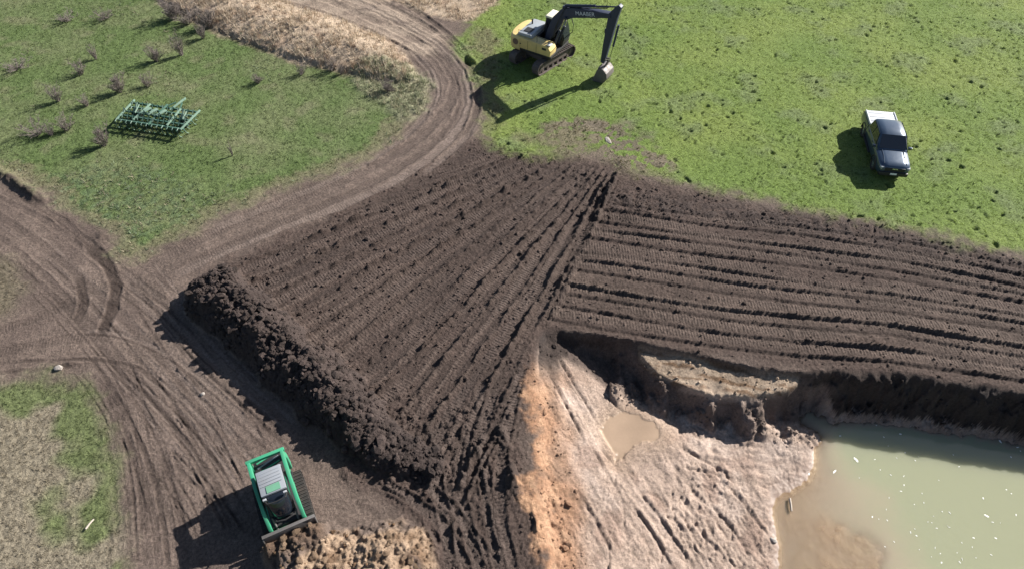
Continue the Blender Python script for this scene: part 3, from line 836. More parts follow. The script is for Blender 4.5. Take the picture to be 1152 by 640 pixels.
for cu, cv, su, sv in cl_c:
    for _ in range(9):
        p = at(random.gauss(cu, su), random.gauss(cv, sv), WATER_Z)
        if zlook(p.x, p.y)[0] < WATER_Z - .12:
            fleck(p.x, p.y, random.uniform(.018, .06), random.uniform(.014, .03), random.uniform(0, 3.1))
o = array_mesh('floating_flecks', np.array(fv), np.array(ff), M_fleck, smooth=False)
tag(o, 'small white flecks floating on the murky pond', 'debris', kind='stuff')
# ------------------------------------------------------------------ shape helpers for machines and plants
class MB:
    """collects simple shapes and links them as ONE mesh object"""
    def __init__(s):
        s.v = []; s.f = []
    def add(s, V, F):
        k = len(s.v); s.v += [tuple(p) for p in V]; s.f += [tuple(i + k for i in f) for f in F]
        return s
    def box(s, c, size, rot=None):
        hx, hy, hz = [q / 2 for q in size]
        V = [Vector((x, y, z)) for x in (-hx, hx) for y in (-hy, hy) for z in (-hz, hz)]
        if rot is not None:
            V = [rot @ p for p in V]
        c = Vector(c)
        return s.add([p + c for p in V], [(0, 1, 3, 2), (4, 6, 7, 5), (0, 4, 5, 1), (2, 3, 7, 6), (0, 2, 6, 4), (1, 5, 7, 3)])
    def prism(s, pts, y0, y1):
        """outline in x,z pushed along y"""
        n = len(pts)
        a = sum(pts[i][0] * pts[(i + 1) % n][1] - pts[(i + 1) % n][0] * pts[i][1] for i in range(n))
        if a < 0:
            pts = pts[::-1]
        V = [(x, y0, z) for x, z in pts] + [(x, y1, z) for x, z in pts]
        F = [tuple(range(n)), tuple(range(2 * n - 1, n - 1, -1))]
        F += [(i + n, (i + 1) % n + n, (i + 1) % n, i) for i in range(n)]
        return s.add(V, F)
    def cyl(s, a, b, r, n=12, r2=None):
        a = Vector(a); b = Vector(b); d = b - a
        if d.length < 1e-6:
            return s
        q = d.to_track_quat('Z', 'Y'); r2 = r if r2 is None else r2
        V = [a + q @ Vector((r * math.cos(2 * math.pi * i / n), r * math.sin(2 * math.pi * i / n), 0)) for i in range(n)]
        V += [b + q @ Vector((r2 * math.cos(2 * math.pi * i / n), r2 * math.sin(2 * math.pi * i / n), 0)) for i in range(n)]
        F = [tuple(range(n - 1, -1, -1)), tuple(range(n, 2 * n))] + [(i, (i + 1) % n, (i + 1) % n + n, i + n) for i in range(n)]
        return s.add(V, F)
    def tube(s, P, r, n=6, taper=None):
        P = [Vector(p) for p in P]
        rs = [r if taper is None else r + (taper - r) * i / (len(P) - 1) for i in range(len(P))]
        V = []
        for i, p in enumerate(P):
            d = (P[min(i + 1, len(P) - 1)] - P[max(i - 1, 0)])
            q = d.to_track_quat('Z', 'Y')
            V += [p + q @ Vector((rs[i] * math.cos(2 * math.pi * k / n), rs[i] * math.sin(2 * math.pi * k / n), 0)) for k in range(n)]
        F = [tuple(range(n - 1, -1, -1)), tuple(range(len(V) - n, len(V)))]
        for i in range(len(P) - 1):
            F += [(i * n + k, i * n + (k + 1) % n, (i + 1) * n + (k + 1) % n, (i + 1) * n + k) for k in range(n)]
        return s.add(V, F)
    def loft(s, rings, cap=True):
        n = len(rings[0]); V = [p for r in rings for p in r]; F = []
        for i in range(len(rings) - 1):
            F += [(i * n + k, i * n + (k + 1) % n, (i + 1) * n + (k + 1) % n, (i + 1) * n + k) for k in range(n)]
        if cap:
            F += [tuple(range(n - 1, -1, -1)), tuple(range(len(V) - n, len(V)))]
        return s.add(V, F)
    def build(s, name, mat, parent=None, bevel=0.0, smooth=35, seg=2):
        bm = bmesh.new()
        vs = [bm.verts.new(p) for p in s.v]
        for f in s.f:
            try:
                bm.faces.new([vs[i] for i in f])
            except ValueError:
                pass
        bmesh.ops.recalc_face_normals(bm, faces=bm.faces)
        if bevel:
            ed = [e for e in bm.edges if len(e.link_faces) == 2 and e.calc_face_angle(0) > math.radians(30)]
            bmesh.ops.bevel(bm, geom=ed, offset=bevel, segments=seg, profile=.6, affect='EDGES', clamp_overlap=True)
        for f in bm.faces:
            f.smooth = bool(smooth)
        if smooth:
            for e in bm.edges:
                if len(e.link_faces) == 2 and e.calc_face_angle(0) > math.radians(smooth):
                    e.smooth = False
        me = bpy.data.meshes.new(name)
        bm.to_mesh(me); bm.free()
        me.materials.append(mat)
        o = bpy.data.objects.new(name, me)
        COL.objects.link(o)
        if parent is not None:
            o.parent = parent
        return o
def thing(name, label, cat, loc, rz=0.0, group=None):
    o = bpy.data.objects.new(name, None)
    o.location = loc; o.rotation_euler = (0, 0, rz); o.empty_display_size = .3
    COL.objects.link(o)
    return tag(o, label, cat, group)
def text_part(name, txt, size, mat, parent, M):
    """flat lettering turned into a mesh"""
    cu = bpy.data.curves.new(name, 'FONT'); cu.body = txt; cu.size = size; cu.extrude = .004; cu.align_x = 'CENTER'; cu.align_y = 'CENTER'
    t = bpy.data.objects.new(name + '_tmp', cu); COL.objects.link(t)
    bpy.context.view_layer.update()
    me = bpy.data.meshes.new_from_object(t.evaluated_get(bpy.context.evaluated_depsgraph_get()))
    bpy.data.objects.remove(t); bpy.data.curves.remove(cu)
    me.transform(M); me.materials.clear(); me.materials.append(mat); me.name = name
    o = bpy.data.objects.new(name, me); COL.objects.link(o); o.parent = parent
    return o

M_yellow = paint_mat('machine_yellow', (.66, .50, .20), .38, dirt=.35, dirtcol=(.30, .23, .13))
M_cream = paint_mat('cab_roof_cream', (.78, .74, .58), .4, dirt=.2, dirtcol=(.4, .36, .26))
M_slate = paint_mat('boom_slate', (.028, .036, .070), .52, dirt=.25, dirtcol=(.05, .05, .06))
M_black = paint_mat('black_plastic', (.018, .018, .020), .55, dirt=.25, dirtcol=(.06, .05, .04))
M_steel = paint_mat('bare_steel', (.16, .15, .145), .5, metal=.4, dirt=.6, dirtcol=(.12, .09, .07), bump=.3)
M_chrome = paint_mat('cylinder_rod', (.6, .6, .6), .18, metal=1.0, dirt=.2)
M_track = paint_mat('track_steel', (.10, .085, .078), .6, metal=.2, dirt=.8, dirtcol=(.13, .095, .08), bump=.5)
M_rubber = paint_mat('rubber', (.022, .021, .020), .75, dirt=.6, dirtcol=(.09, .07, .058), bump=.3)
M_glass = glass_mat('tinted_glass', (.012, .016, .024))
M_grey = paint_mat('grey_panel', (.30, .33, .36), .45, dirt=.3, dirtcol=(.18, .15, .12))
M_letter = paint_mat('pale_lettering', (.60, .63, .70), .5, dirt=.2)
M_navy = paint_mat('navy_car_paint', (.040, .066, .108), .28, metal=.3, dirt=.10, dirtcol=(.06, .06, .06), coat=.8)
M_white = paint_mat('white_lid', (.52, .54, .56), .45, dirt=.2, dirtcol=(.45, .43, .38))
M_silver = paint_mat('silver_trim', (.55, .57, .6), .25, metal=.8, dirt=.1)
M_plate = paint_mat('plate_white', (.8, .8, .8), .5, dirt=.1)
M_lamp = glass_mat('lamp_lens', (.35, .36, .38))
M_red = paint_mat('red_lens', (.35, .02, .015), .3, dirt=.1)
M_green = paint_mat('loader_green', (.045, .30, .165), .35, dirt=.35, dirtcol=(.09, .16, .10))
M_mesh = paint_mat('roof_grey', (.24, .26, .29), .5, dirt=.25, dirtcol=(.2, .18, .15))
M_impl = paint_mat('implement_green', (.045, .11, .08), .5, dirt=.5, dirtcol=(.08, .13, .10))
M_implp = paint_mat('implement_highlight_green', (.15, .235, .18), .5, dirt=.4, dirtcol=(.2, .24, .19))  # paler copy of the green, highlights painted into some bars and tines
M_twig = paint_mat('twig_grey', (.20, .17, .155), .85, dirt=.4, dirtcol=(.10, .08, .07), spec=.2)
M_wood = paint_mat('bleached_wood', (.45, .40, .34), .8, dirt=.4, dirtcol=(.25, .2, .16), spec=.2)
M_rock = paint_mat('pale_rock', (.34, .31, .28), .85, dirt=.5, dirtcol=(.16, .12, .1), bump=.5, spec=.2)

def crawler(parent, name, L, R, w, y, belt_mat, shoes, bolt=.03):
    """one track: belt of shoes round two end wheels, road wheels and frame; L between wheel centres, R belt radius, y = centre line"""
    root = bpy.data.objects.new(name, None); COL.objects.link(root); root.parent = parent
    per = 2 * L + 2 * math.pi * R
    m = MB()
    for i in range(shoes):
        s = per * i / shoes
        if s < L:
            p = (-L / 2 + s, 2 * R); a = 0.0
        elif s < L + math.pi * R:
            t = (s - L) / R; p = (L / 2 + R * math.sin(t), R + R * math.cos(t)); a = -t
        elif s < 2 * L + math.pi * R:
            p = (L / 2 - (s - L - math.pi * R), 0); a = -math.pi
        else:
            t = (s - 2 * L - math.pi * R) / R; p = (-L / 2 - R * math.sin(t), R - R * math.cos(t)); a = -math.pi - t
        rot = Matrix.Rotation(-a, 3, 'Y')
        pl_ = per / shoes
        n = rot @ Vector((0, 0, 1))
        c = Vector((p[0], y, p[1])) - n * .025
        m.box(c, (pl_ * .94, w, .035), rot)
        m.box(c + n * bolt, (pl_ * .22, w * .98, .05), rot)
    m.build('track_belt', belt_mat, root, smooth=0)
    fr = MB().box((0, y, R), (L * .98, w * .42, R * .85)); fr.build('track_frame', M_track, root, .03)
    for k, xx in enumerate((-L / 2, L / 2)):
        wl_ = MB().cyl((xx, y - w * .22, R), (xx, y + w * .22, R), R - .07, 18)
        wl_.cyl((xx, y - w * .30, R), (xx, y + w * .30, R), (R - .07) * .35, 10)
        wl_.build(['idler_wheel', 'drive_sprocket'][k], M_track, root, .01)
    nr = max(3, int(L / .45))
    for i in range(nr):
        xx = -L / 2 + L * (i + .5) / nr
        MB().cyl((xx, y - w * .26, .15), (xx, y + w * .26, .15), .11, 12).build('road_wheel', M_track, root)
    return root

# ------------------------------------------------------------------ excavator
def hgt(x, y, rad=1.2):
    a = np.linspace(0, 2 * math.pi, 16)
    return float(np.mean(zlook(x + rad * np.cos(a), y + rad * np.sin(a))))
ex, ey = 1.95, 39.85
EXC = thing('excavator', 'yellow crawler excavator with dark boom and bucket on the green field', 'excavator', (ex, ey, hgt(ex, ey) - .02), math.radians(-32))
def exc_local_tracks():
    a = math.radians(47 + 32)
    for y, nm in ((-.98, 'track'), (.98, 'track')):
        t = crawler(EXC, nm, 2.85, .40, .52, y, M_track, 44)
        t.rotation_euler = (0, 0, a)
    cb = MB().box((0, 0, .55), (1.5, 1.5, .34)); cb.box((0, 0, .50), (.7, 1.9, .26)).cyl((0, 0, .7), (0, 0, .95), .55, 24)
    o = cb.build('undercarriage', M_track, EXC, .03); o.rotation_euler = (0, 0, a)
exc_local_tracks()
# upper structure
MB().prism([(-1.0, .92), (1.25, .92), (1.25, 1.08), (-1.0, 1.08)], -1.16, 1.16).build('deck', M_black, EXC, .02)
cw = []
for z, ins in ((.88, .06), (.98, 0), (1.62, 0), (1.78, .10)):
    ring = []
    for i in range(13):
        t = -math.pi / 2 + math.pi * i / 12
        ring.append((-1.25 - (.72 - ins) * math.cos(t) ** .55 if math.cos(t) > 1e-6 else -1.25, (1.19 - ins) * math.sin(t), z))
    ring += [(-1.0, 1.19 - ins, z), (-1.0, -1.19 + ins, z)]
    cw.append(ring)
MB().loft(cw).build('counterweight', M_yellow, EXC, .02)
hood = MB().prism([(-1.28, 1.79), (-1.22, 1.98), (-.30, 2.0), (-.22, 1.79)], -.98, .98).build('engine_hood', M_grey, EXC, .04)
MB().box((-.75, -.45, 2.01), (.5, .5, .03)).build('hood_grille', M_black, hood)
MB().cyl((-1.0, .35, 1.98), (-1.0, .35, 2.28), .05, 10).build('exhaust_pipe', M_black, EXC)
sp = MB().prism([(-1.0, 1.08), (1.18, 1.08), (1.22, 1.4), (1.02, 1.72), (-1.0, 1.79)], -1.175, -.42).build('side_body', M_yellow, EXC, .035)
MB().box((-.42, -1.18, 1.4), (.012, .012, .55)).build('door_seam', M_black, sp)
MB().box((.2, -1.18, 1.4), (.012, .012, .52)).build('door_seam', M_black, sp)
MB().box((.75, -1.181, 1.5), (.30, .012, .14)).build('vent_grille', M_black, sp)
MB().cyl((-1.30, -1.188, 1.42), (-1.30, -1.197, 1.42), .20, 20).build('round_emblem', paint_mat('emblem_brown', (.16, .10, .07), .5), EXC)
MB().box((-.95, -1.18, 1.38), (.08, .012, .08)).build('lock_plate', M_black, EXC)
MB().prism([(-1.0, 1.08), (-.15, 1.08), (-.15, 1.75), (-1.0, 1.79)], .42, 1.175).build('side_body', M_yellow, EXC, .035)
MB().box((-.55, 0, 1.45), (.88, .82, .66)).build('engine_bay', M_black, EXC, .02)
MB().box((1.02, -.95, 1.78), (.26, .34, .05)).build('tool_box_lid', M_white, EXC, .01)
# handrail on the right side
hr = MB(); hr.tube([(1.0, -1.1, 1.7), (1.0, -1.1, 2.1), (.2, -1.1, 2.15), (.2, -1.1, 1.78)], .018, 6); hr.build('handrail', M_black, EXC)
hr = MB(); hr.tube([(-1.2, -1.02, 1.95), (-1.2, -1.02, 2.15), (-.4, -1.02, 2.17), (-.4, -1.02, 1.95)], .015, 6); hr.build('handrail', M_black, EXC)
# cab on the far (left) side
cab = MB().prism([(-.12, 1.08), (1.22, 1.08), (1.30, 1.5), (1.18, 2.0), (.98, 2.68), (.0, 2.72), (-.12, 2.0)], .30, 1.18).build('cab', M_black, EXC, .05)
MB().prism([(-.10, 2.70), (1.02, 2.67), (.95, 2.80), (-.02, 2.84)], .28, 1.20).build('roof', M_cream, cab, .05)
MB().prism([(.05, 1.55), (1.18, 1.55), (1.10, 2.0), (.93, 2.58), (.08, 2.6)], .285, .30).build('window', M_glass, cab)
MB().prism([(.05, 1.4), (1.2, 1.4), (1.10, 2.0), (.93, 2.58), (.08, 2.6)], 1.18, 1.195).build('window', M_glass, cab)
MB().prism([(1.315, 1.5), (1.195, 2.0), (1.01, 2.6), (1.03, 2.62), (1.215, 2.02), (1.33, 1.5)], .36, 1.12).build('windscreen', M_glass, cab)
MB().prism([(-.135, 2.0), (-.01, 2.62), (-.03, 2.63), (-.15, 2.0)], .38, 1.10).build('rear_window', M_glass, cab)
MB().box((.05, .20, 2.3), (.08, .04, .22)).build('mirror', M_black, EXC, .01)
# boom, stick, bucket (profile in x,z)
def limb(cl, half):
    up, dn = [], []
    for i, (p, h) in enumerate(zip(cl, half)):
        a = Vector(cl[max(i - 1, 0)]); b_ = Vector(cl[min(i + 1, len(cl) - 1)])
        d = (b_ - a).normalized(); n = Vector((-d.y, d.x))
        up.append(tuple(Vector(p) + n * h)); dn.append(tuple(Vector(p) - n * h))
    return up + dn[::-1]
bcl = [(.30, 1.38), (.62, 2.15), (1.0, 2.95), (1.42, 3.45), (2.0, 3.72), (2.9, 3.92), (3.8, 4.10), (4.48, 4.22)]
bhf = [.14, .25, .33, .34, .29, .24, .18, .13]
boom = MB().prism(limb(bcl, bhf), -.19, .19).build('boom', M_slate, EXC, .025)
for y in (-.194, .194):
    ang = math.atan2(4.06 - 3.80, 3.6 - 2.3)
    if y < 0:
        M = Matrix.Translation((2.86, y - .004, 3.91)) @ Matrix.Rotation(-ang, 4, 'Y') @ Matrix.Rotation(math.pi / 2, 4, 'X')
        text_part('lettering', 'MAABER', .34, M_letter, boom, M)
MB().box((1.45, 0, 3.84), (.3, .22, .2)).build('cylinder_bracket', M_slate, boom, .02)
scyl = MB().cyl((1.45, 0, 3.97), (3.42, 0, 4.46), .085, 12); scyl.build('stick_cylinder', M_slate, EXC)
MB().cyl((3.42, 0, 4.46), (4.86, 0, 4.80), .042, 10).build('cylinder_rod', M_slate, EXC)
for y in (-.30, .30):
    c_ = MB().cyl((.95, y, 1.30), (1.33, y, 2.5), .075, 12).build('boom_cylinder', M_slate, EXC)
    MB().cyl((1.33, y, 2.5), (1.62, y, 3.35), .04, 10).build('rod', M_chrome, c_)
MB().cyl((1.62, -.34, 3.36), (1.62, .34, 3.36), .07, 12).build('boom_pin', M_slate, boom)
stcl = [(4.98, 4.92), (4.82, 4.66), (4.60, 4.22), (4.52, 3.5), (4.38, 2.3), (4.26, 1.15)]
sthf = [.10, .19, .29, .25, .20, .12]
stick = MB().prism(limb(stcl, sthf), -.15, .15).build('stick', M_slate, EXC, .02)
MB().box((4.30, 0, 3.15), (.30, .12, .28)).build('stick_bracket', M_slate, stick, .02)
bc = MB().cyl((4.98, 0, 3.75), (4.80, 0, 2.35), .065, 10).build('bucket_cylinder', M_slate, EXC)
MB().cyl((4.80, 0, 2.35), (4.66, 0, 1.42), .035, 8).build('rod', M_chrome, bc)
lk = MB()
for y in (-.12, .12):
    lk.prism([(4.70, 1.48), (4.62, 1.50), (4.42, .98), (4.50, .94)], y - .03, y + .03)
    lk.prism([(4.68, 1.48), (4.66, 1.40), (4.30, 1.34), (4.30, 1.44)], y - .03, y + .03)
lk.build('bucket_link', M_steel, EXC)
hose = MB()
for y in (-.08, .08):
    hose.tube([(.9, y - .28, 1.9), (1.05, y - .28, 2.7), (1.5, y - .1, 3.9), (2.4, y, 4.1), (4.2, y, 4.55)], .022, 6)
hose.build('hose', M_black, EXC)
hs2 = MB().tube([(1.75, .22, 3.3), (1.95, .24, 2.8), (1.9, .24, 2.3), (1.35, .24, 1.7)], .025, 6); hs2.build('hose', M_black, EXC)
bp_ = [(4.20, 1.02), (4.55, .95), (4.78, .72), (4.84, .42), (4.70, .14), (4.42, .0), (4.05, -.04), (3.92, .0)]
bin_ = [(3.94, .04), (4.05, .0), (4.40, .05), (4.64, .18), (4.77, .43), (4.72, .68), (4.52, .88), (4.20, .94)]
bucket = MB().prism(bp_ + bin_, -.50, .50)
side = [(4.20, .98), (4.54, .92), (4.75, .70), (4.80, .42), (4.67, .17), (4.40, .04), (4.05, .0), (3.96, .04), (4.02, .5)]
bucket.prism(side, -.52, -.47).prism(side, .47, .52)
bucket = bucket.build('bucket', M_steel, EXC, .012)
for k in range(5):
    y = -.42 + .21 * k
    MB().prism([(4.0, -.03), (4.0, .05), (3.72, .0)], y - .04, y + .04).build('tooth', M_steel, bucket)

# ------------------------------------------------------------------ dark pickup
pxw, pyw = 20.35, 30.2
TRUCK = thing('pickup_truck', 'dark navy double cab pickup with white tray lid parked on the green field', 'pickup truck', (pxw, pyw, hgt(pxw, pyw, 1.6) + .0), math.radians(-99))
TRUCK.scale = (.9, .9, .9)
def sec(x, w, zb, zt, crown=.04, tuck=.06, rnd=.10):
    return [(x, -w + tuck, zb), (x, w - tuck, zb), (x, w, zb + .16), (x, w, (zb + zt) / 2), (x, w - .02, zt - rnd), (x, w - rnd, zt), (x, w * .45, zt + crown), (x, -w * .45, zt + crown), (x, -w + rnd, zt), (x, -w + .02, zt - rnd), (x, -w, (zb + zt) / 2), (x, -w, zb + .16)]
body = MB().loft([sec(2.62, .74, .50, .90, .02), sec(2.52, .84, .42, 1.00, .03), sec(2.2, .90, .40, 1.06, .05), sec(1.35, .92, .38, 1.13, .05), sec(1.0, .92, .38, 1.14, .04), sec(0, .92, .38, 1.12, .0), sec(-1.0, .92, .40, 1.10, .0), sec(-1.2, .92, .42, 1.08, .0)])
body = body.build('body', M_navy, TRUCK, 0, smooth=50)
for y in (-1, 1):
    MB().tube([(2.4, .62 * y, 1.055), (1.8, .58 * y, 1.135), (1.2, .60 * y, 1.19)], .02, 6).build('bonnet_crease', M_navy, body)
tray = MB().loft([sec(-1.22, .93, .45, 1.10, 0, .05, .04), sec(-2.62, .93, .48, 1.12, 0, .05, .04), sec(-2.70, .91, .52, 1.11, 0, .05, .04)]).build('tray', M_navy, TRUCK, 0)
def roofsec(x, wb, zb, wt, zt):
    return [(x, -wb, zb), (x, wb, zb), (x, (wb + wt) / 2 + .02, (zb + zt) / 2), (x, wt + .03, zt - .10), (x, wt - .05, zt - .02), (x, wt * .5, zt + .02), (x, -wt * .5, zt + .02), (x, -wt + .05, zt - .02), (x, -wt - .03, zt - .10), (x, -(wb + wt) / 2 - .02, (zb + zt) / 2)]
ch = MB().loft([roofsec(1.28, .86, 1.12, .80, 1.19), roofsec(.85, .88, 1.10, .76, 1.50), roofsec(.42, .88, 1.10, .72, 1.76), roofsec(.0, .88, 1.10, .71, 1.81), roofsec(-.7, .88, 1.10, .71, 1.80), roofsec(-1.02, .88, 1.10, .74, 1.72), roofsec(-1.20, .88, 1.09, .80, 1.15)]).build('cab', M_navy, TRUCK, 0, smooth=40)
def quad(m, a, b_, c_, d_):
    m.add([a, b_, c_, d_], [(0, 1, 2, 3)]); return m
ws = MB(); ws.loft([[(1.21, -.78, 1.24), (1.21, .78, 1.24), (1.235, .78, 1.26), (1.235, -.78, 1.26)], [(.50, -.66, 1.72), (.50, .66, 1.72), (.53, .66, 1.74), (.53, -.66, 1.74)]]).build('windscreen', M_glass, ch)
for y in (-1, 1):
    for a, b_, nm in ((.62, -.22, 'side_window'), (-.28, -.98, 'side_window')):
        MB().loft([[(a + .25 * (nm == 'side_window' and a > 0), .875 * y, 1.16), (b_, .885 * y, 1.16), (b_, .9 * y, 1.17), (a + .25 * (a > 0), .9 * y, 1.17)], [(a - .18 * (a > 0), .765 * y, 1.68), (b_ + .03, .765 * y, 1.68), (b_ + .03, .785 * y, 1.69), (a - .18 * (a > 0), .785 * y, 1.69)]]).build(nm, M_glass, ch)
    mr = MB().box((.98, 1.02 * y, 1.20), (.12, .22, .17)).build('mirror', M_navy, TRUCK, .03)
    MB().box((2.50, .66 * y, .88), (.20, .34, .15), Matrix.Rotation(-.35 * y, 3, 'Z')).build('headlight', M_lamp, TRUCK, .03)
    MB().box((-2.69, .82 * y, .92), (.06, .16, .32)).build('tail_light', M_red, TRUCK, .01)
    for xx in (.25, -.75):
        MB().box((xx, .932 * y, 1.0), (.18, .03, .04)).build('door_handle', M_navy, TRUCK, .008)
    MB().box((-.25, .925 * y, .40), (1.7, .14, .05)).build('side_step', M_black, TRUCK, .01)
    for xx in (1.62, -1.62):
        arch = MB()
        arch.tube([(xx + .47 * math.cos(t), .90 * y, .40 + .47 * math.sin(t)) for t in np.linspace(-.1, math.pi + .1, 12)], .055, 6)
        arch.build('wheel_arch', M_black, TRUCK)
        w_ = MB()
        prof = [(.22, .11), (.34, .12), (.385, .09), (.395, 0), (.385, -.09), (.34, -.12), (.22, -.11)]
        rings = [[(xx + r_ * math.cos(t), .80 * y + o_, .39 + r_ * math.sin(t)) for t in np.linspace(0, 2 * math.pi, 25)[:-1]] for r_, o_ in prof]
        w_.loft(rings, False)
        wheel = w_.build('wheel', M_rubber, TRUCK)
        rm = MB().cyl((xx, .80 * y - .08, .39), (xx, .80 * y + .09 * y, .39), .23, 18)
        rm.build('rim', M_silver, wheel, .01)
        MB().box((xx, .72 * y, .55), (.95, .12, .55)).build('wheel_well', M_black, TRUCK)
MB().box((2.60, 0, .80), (.08, 1.12, .24)).build('grille', M_black, TRUCK, .02)
MB().box((2.62, 0, .52), (.16, 1.62, .24)).build('front_bumper', M_black, TRUCK, .05)
MB().box((2.705, 0, .56), (.012, .37, .12)).build('number_plate', M_plate, TRUCK)
MB().box((2.635, 0, .86), (.02, .30, .06)).build('grille_bar', M_silver, TRUCK)
lid = MB().box((-1.94, 0, 1.165), (1.46, 1.74, .07)).build('tray_lid', M_white, TRUCK, .02)
for y in (-.83, .83):
    MB().box((-1.94, y, 1.225), (1.42, .05, .05)).build('lid_rail', M_white, lid, .01)
for xx in (-1.6, -2.0, -2.4):
    MB().box((xx, 0, 1.208), (.02, 1.5, .015)).build('lid_rib', M_white, lid)
MB().box((-2.72, 0, .80), (.05, 1.5, .5)).build('tailgate', M_navy, TRUCK, .02)
MB().box((-2.78, 0, .50), (.14, 1.5, .14)).build('rear_bumper', M_black, TRUCK, .02)
MB().cyl((1.0, -.84, 1.14), (.9, -.84, 1.75), .008, 5).build('aerial', M_black, TRUCK)

# ------------------------------------------------------------------ green compact track loader
lx, ly = LX, LY
CTL = thing('track_loader', 'small green compact track loader pushing its bucket into the clay heap', 'loader', (lx, ly, hgt(lx, ly, .9) + .0), math.radians(-64))
for y in (-.70, .70):
    crawler(CTL, 'track', 1.35, .30, .34, y, M_rubber, 36, .03)
MB().prism([(-1.02, .28), (.92, .28), (1.0, .5), (.95, .75), (-1.05, .80)], -.52, .52).build('chassis', M_black, CTL, .03)
rear = MB().prism([(-1.50, .38), (-.53, .38), (-.53, 1.48), (-1.40, 1.40), (-1.54, 1.1)], -.50, .50).build('engine_hood', M_black, CTL, .04)
for k in range(4):
    MB().box((-1.34 + .2 * k, 0, 1.425 + .012 * k), (.05, .80, .03), Matrix.Rotation(.25, 3, 'Z')).build('hood_slat', [M_green, M_mesh][k % 2], rear)
MB().cyl((-.70, .30, 1.2), (-.70, .30, 1.48), .05, 10).build('exhaust_pipe', M_black, CTL)
# cab
cabm = MB().prism([(-.52, .80), (.66, .80), (.70, 1.10), (.52, 1.52), (.40, 1.95), (-.50, 1.98)], -.42, .42).build('cab', M_black, CTL, .03)
rf = MB().prism([(-.56, 1.97), (.40, 1.95), (.38, 2.03), (-.54, 2.06)], -.42, .42).build('roof', M_mesh, cabm, .025)
for k in range(5):
    MB().box((-.42 + .12 * k, 0, 2.058), (.018, .70, .014), Matrix.Rotation(.02, 3, 'Y')).build('roof_rib', M_mesh, rf)
MB().box((.22, .02, 2.048), (.26, .46, .014)).build('roof_window', paint_mat('roof_window_green', (.13, .30, .2), .2), rf)
# curved windscreen bulging forward
gl_r = []
for zz, bul in ((1.0, .16), (1.35, .22), (1.68, .18), (1.93, .06)):
    base = np.interp(zz, [.8, 1.1, 1.52, 1.95], [.66, .70, .52, .40])
    ring = [(base + bul * math.cos(t), .36 * math.sin(t), zz) for t in np.linspace(-math.pi / 2, math.pi / 2, 13)]
    ring += [(base - .05, .36, zz), (base - .05, -.36, zz)]
    gl_r.append(ring)
MB().loft(gl_r).build('windscreen', M_glass, cabm, smooth=60)
fr_ = MB().tube([(.50, -.38, 1.93), (.66, -.30, 1.93), (.70, 0, 1.94), (.66, .30, 1.93), (.50, .38, 1.93)], .025, 6); fr_.build('windscreen_frame', M_black, cabm)
fr_ = MB(); fr_.tube([(.70, -.38, 1.0), (.90, -.28, 1.0), (.96, 0, 1.0), (.90, .28, 1.0), (.70, .38, 1.0)], .03, 6)
fr_.build('windscreen_frame', M_black, cabm)
for y in (-1, 1):
    MB().prism([(-.42, 1.15), (.55, 1.15), (.42, 1.85), (-.42, 1.88)], .418 * y, .432 * y).build('side_window', M_glass, cabm)
    # lift arm: rear tower, long arm forward and down to the bucket
    arm = MB().prism([(-1.28, 1.28), (-1.22, 1.86), (-1.05, 1.93), (-.2, 1.80), (.62, 1.42), (1.02, .95), (1.16, .42), (1.02, .36), (.90, .80), (.50, 1.22), (-.2, 1.56), (-.98, 1.66), (-1.05, 1.25)], .51 * y, .63 * y)
    arm = arm.build('lift_arm', M_green, CTL, .025)
    MB().prism([(-1.22, .78), (-1.26, 1.45), (-1.02, 1.45), (-.92, .78)], .505 * y, .655 * y).build('arm_tower', M_green, CTL, .02)
    cy = MB().cyl((-.75, .58 * y, .85), (-.15, .58 * y, 1.25), .045, 10).build('lift_cylinder', M_black, CTL)
    MB().cyl((-.15, .58 * y, 1.25), (.28, .58 * y, 1.50), .025, 8).build('rod', M_chrome, cy)
    tc_ = MB().cyl((.72, .40 * y, 1.0), (1.02, .36 * y, .62), .035, 10).build('tilt_cylinder', M_steel, CTL)
    MB().box((-1.27, .44 * y, .95), (.03, .10, .16)).build('rear_light', M_red, CTL)
    MB().box((.52, .34 * y, 2.0), (.07, .12, .08)).build('work_light', M_lamp, CTL, .01)
    fd = MB().prism([(-1.0, .64), (.95, .64), (.9, .69), (-1.0, .70)], .52 * y, .56 * y); fd.build('track_guard', M_green, CTL)
MB().box((-1.16, 0, 1.84), (.13, 1.34, .13)).build('arm_cross_bar', M_green, CTL, .03)
MB().box((1.05, 0, .62), (.09, 1.1, .12)).build('front_cross_bar', M_green, CTL, .02)
bk = [(1.12, .78), (1.17, .80), (1.24, .50), (1.27, .20), (1.33, .08), (1.50, -.02), (1.49, -.06), (1.31, .02), (1.22, .10), (1.14, .40)]
bks = MB().prism(bk, -.89, .89)
sd_ = [(1.14, .78), (1.24, .72), (1.49, -.02), (1.33, .04), (1.26, .14), (1.18, .5)]
bks.prism(sd_, -.91, -.87).prism(sd_, .87, .91)
bucket2 = bks.build('bucket', M_steel, CTL, .008)
MB().box((1.15, 0, .81), (.12, 1.80, .05)).build('bucket_top_edge', M_steel, bucket2, .01)
MB().box((1.54, 0, -.05), (.14, 1.78, .03)).build('cutting_edge', M_steel, bucket2, .006)

# ------------------------------------------------------------------ green cultivator in the pasture
c0 = at(182, 139)
CULT = thing('cultivator', 'worn green tine cultivator with tow bar lying in the left pasture', 'farm implement', (c0.x, c0.y, hgt(c0.x, c0.y, 1.) - .02), math.radians(-13))
CULT.scale = (.86, .72, .85)
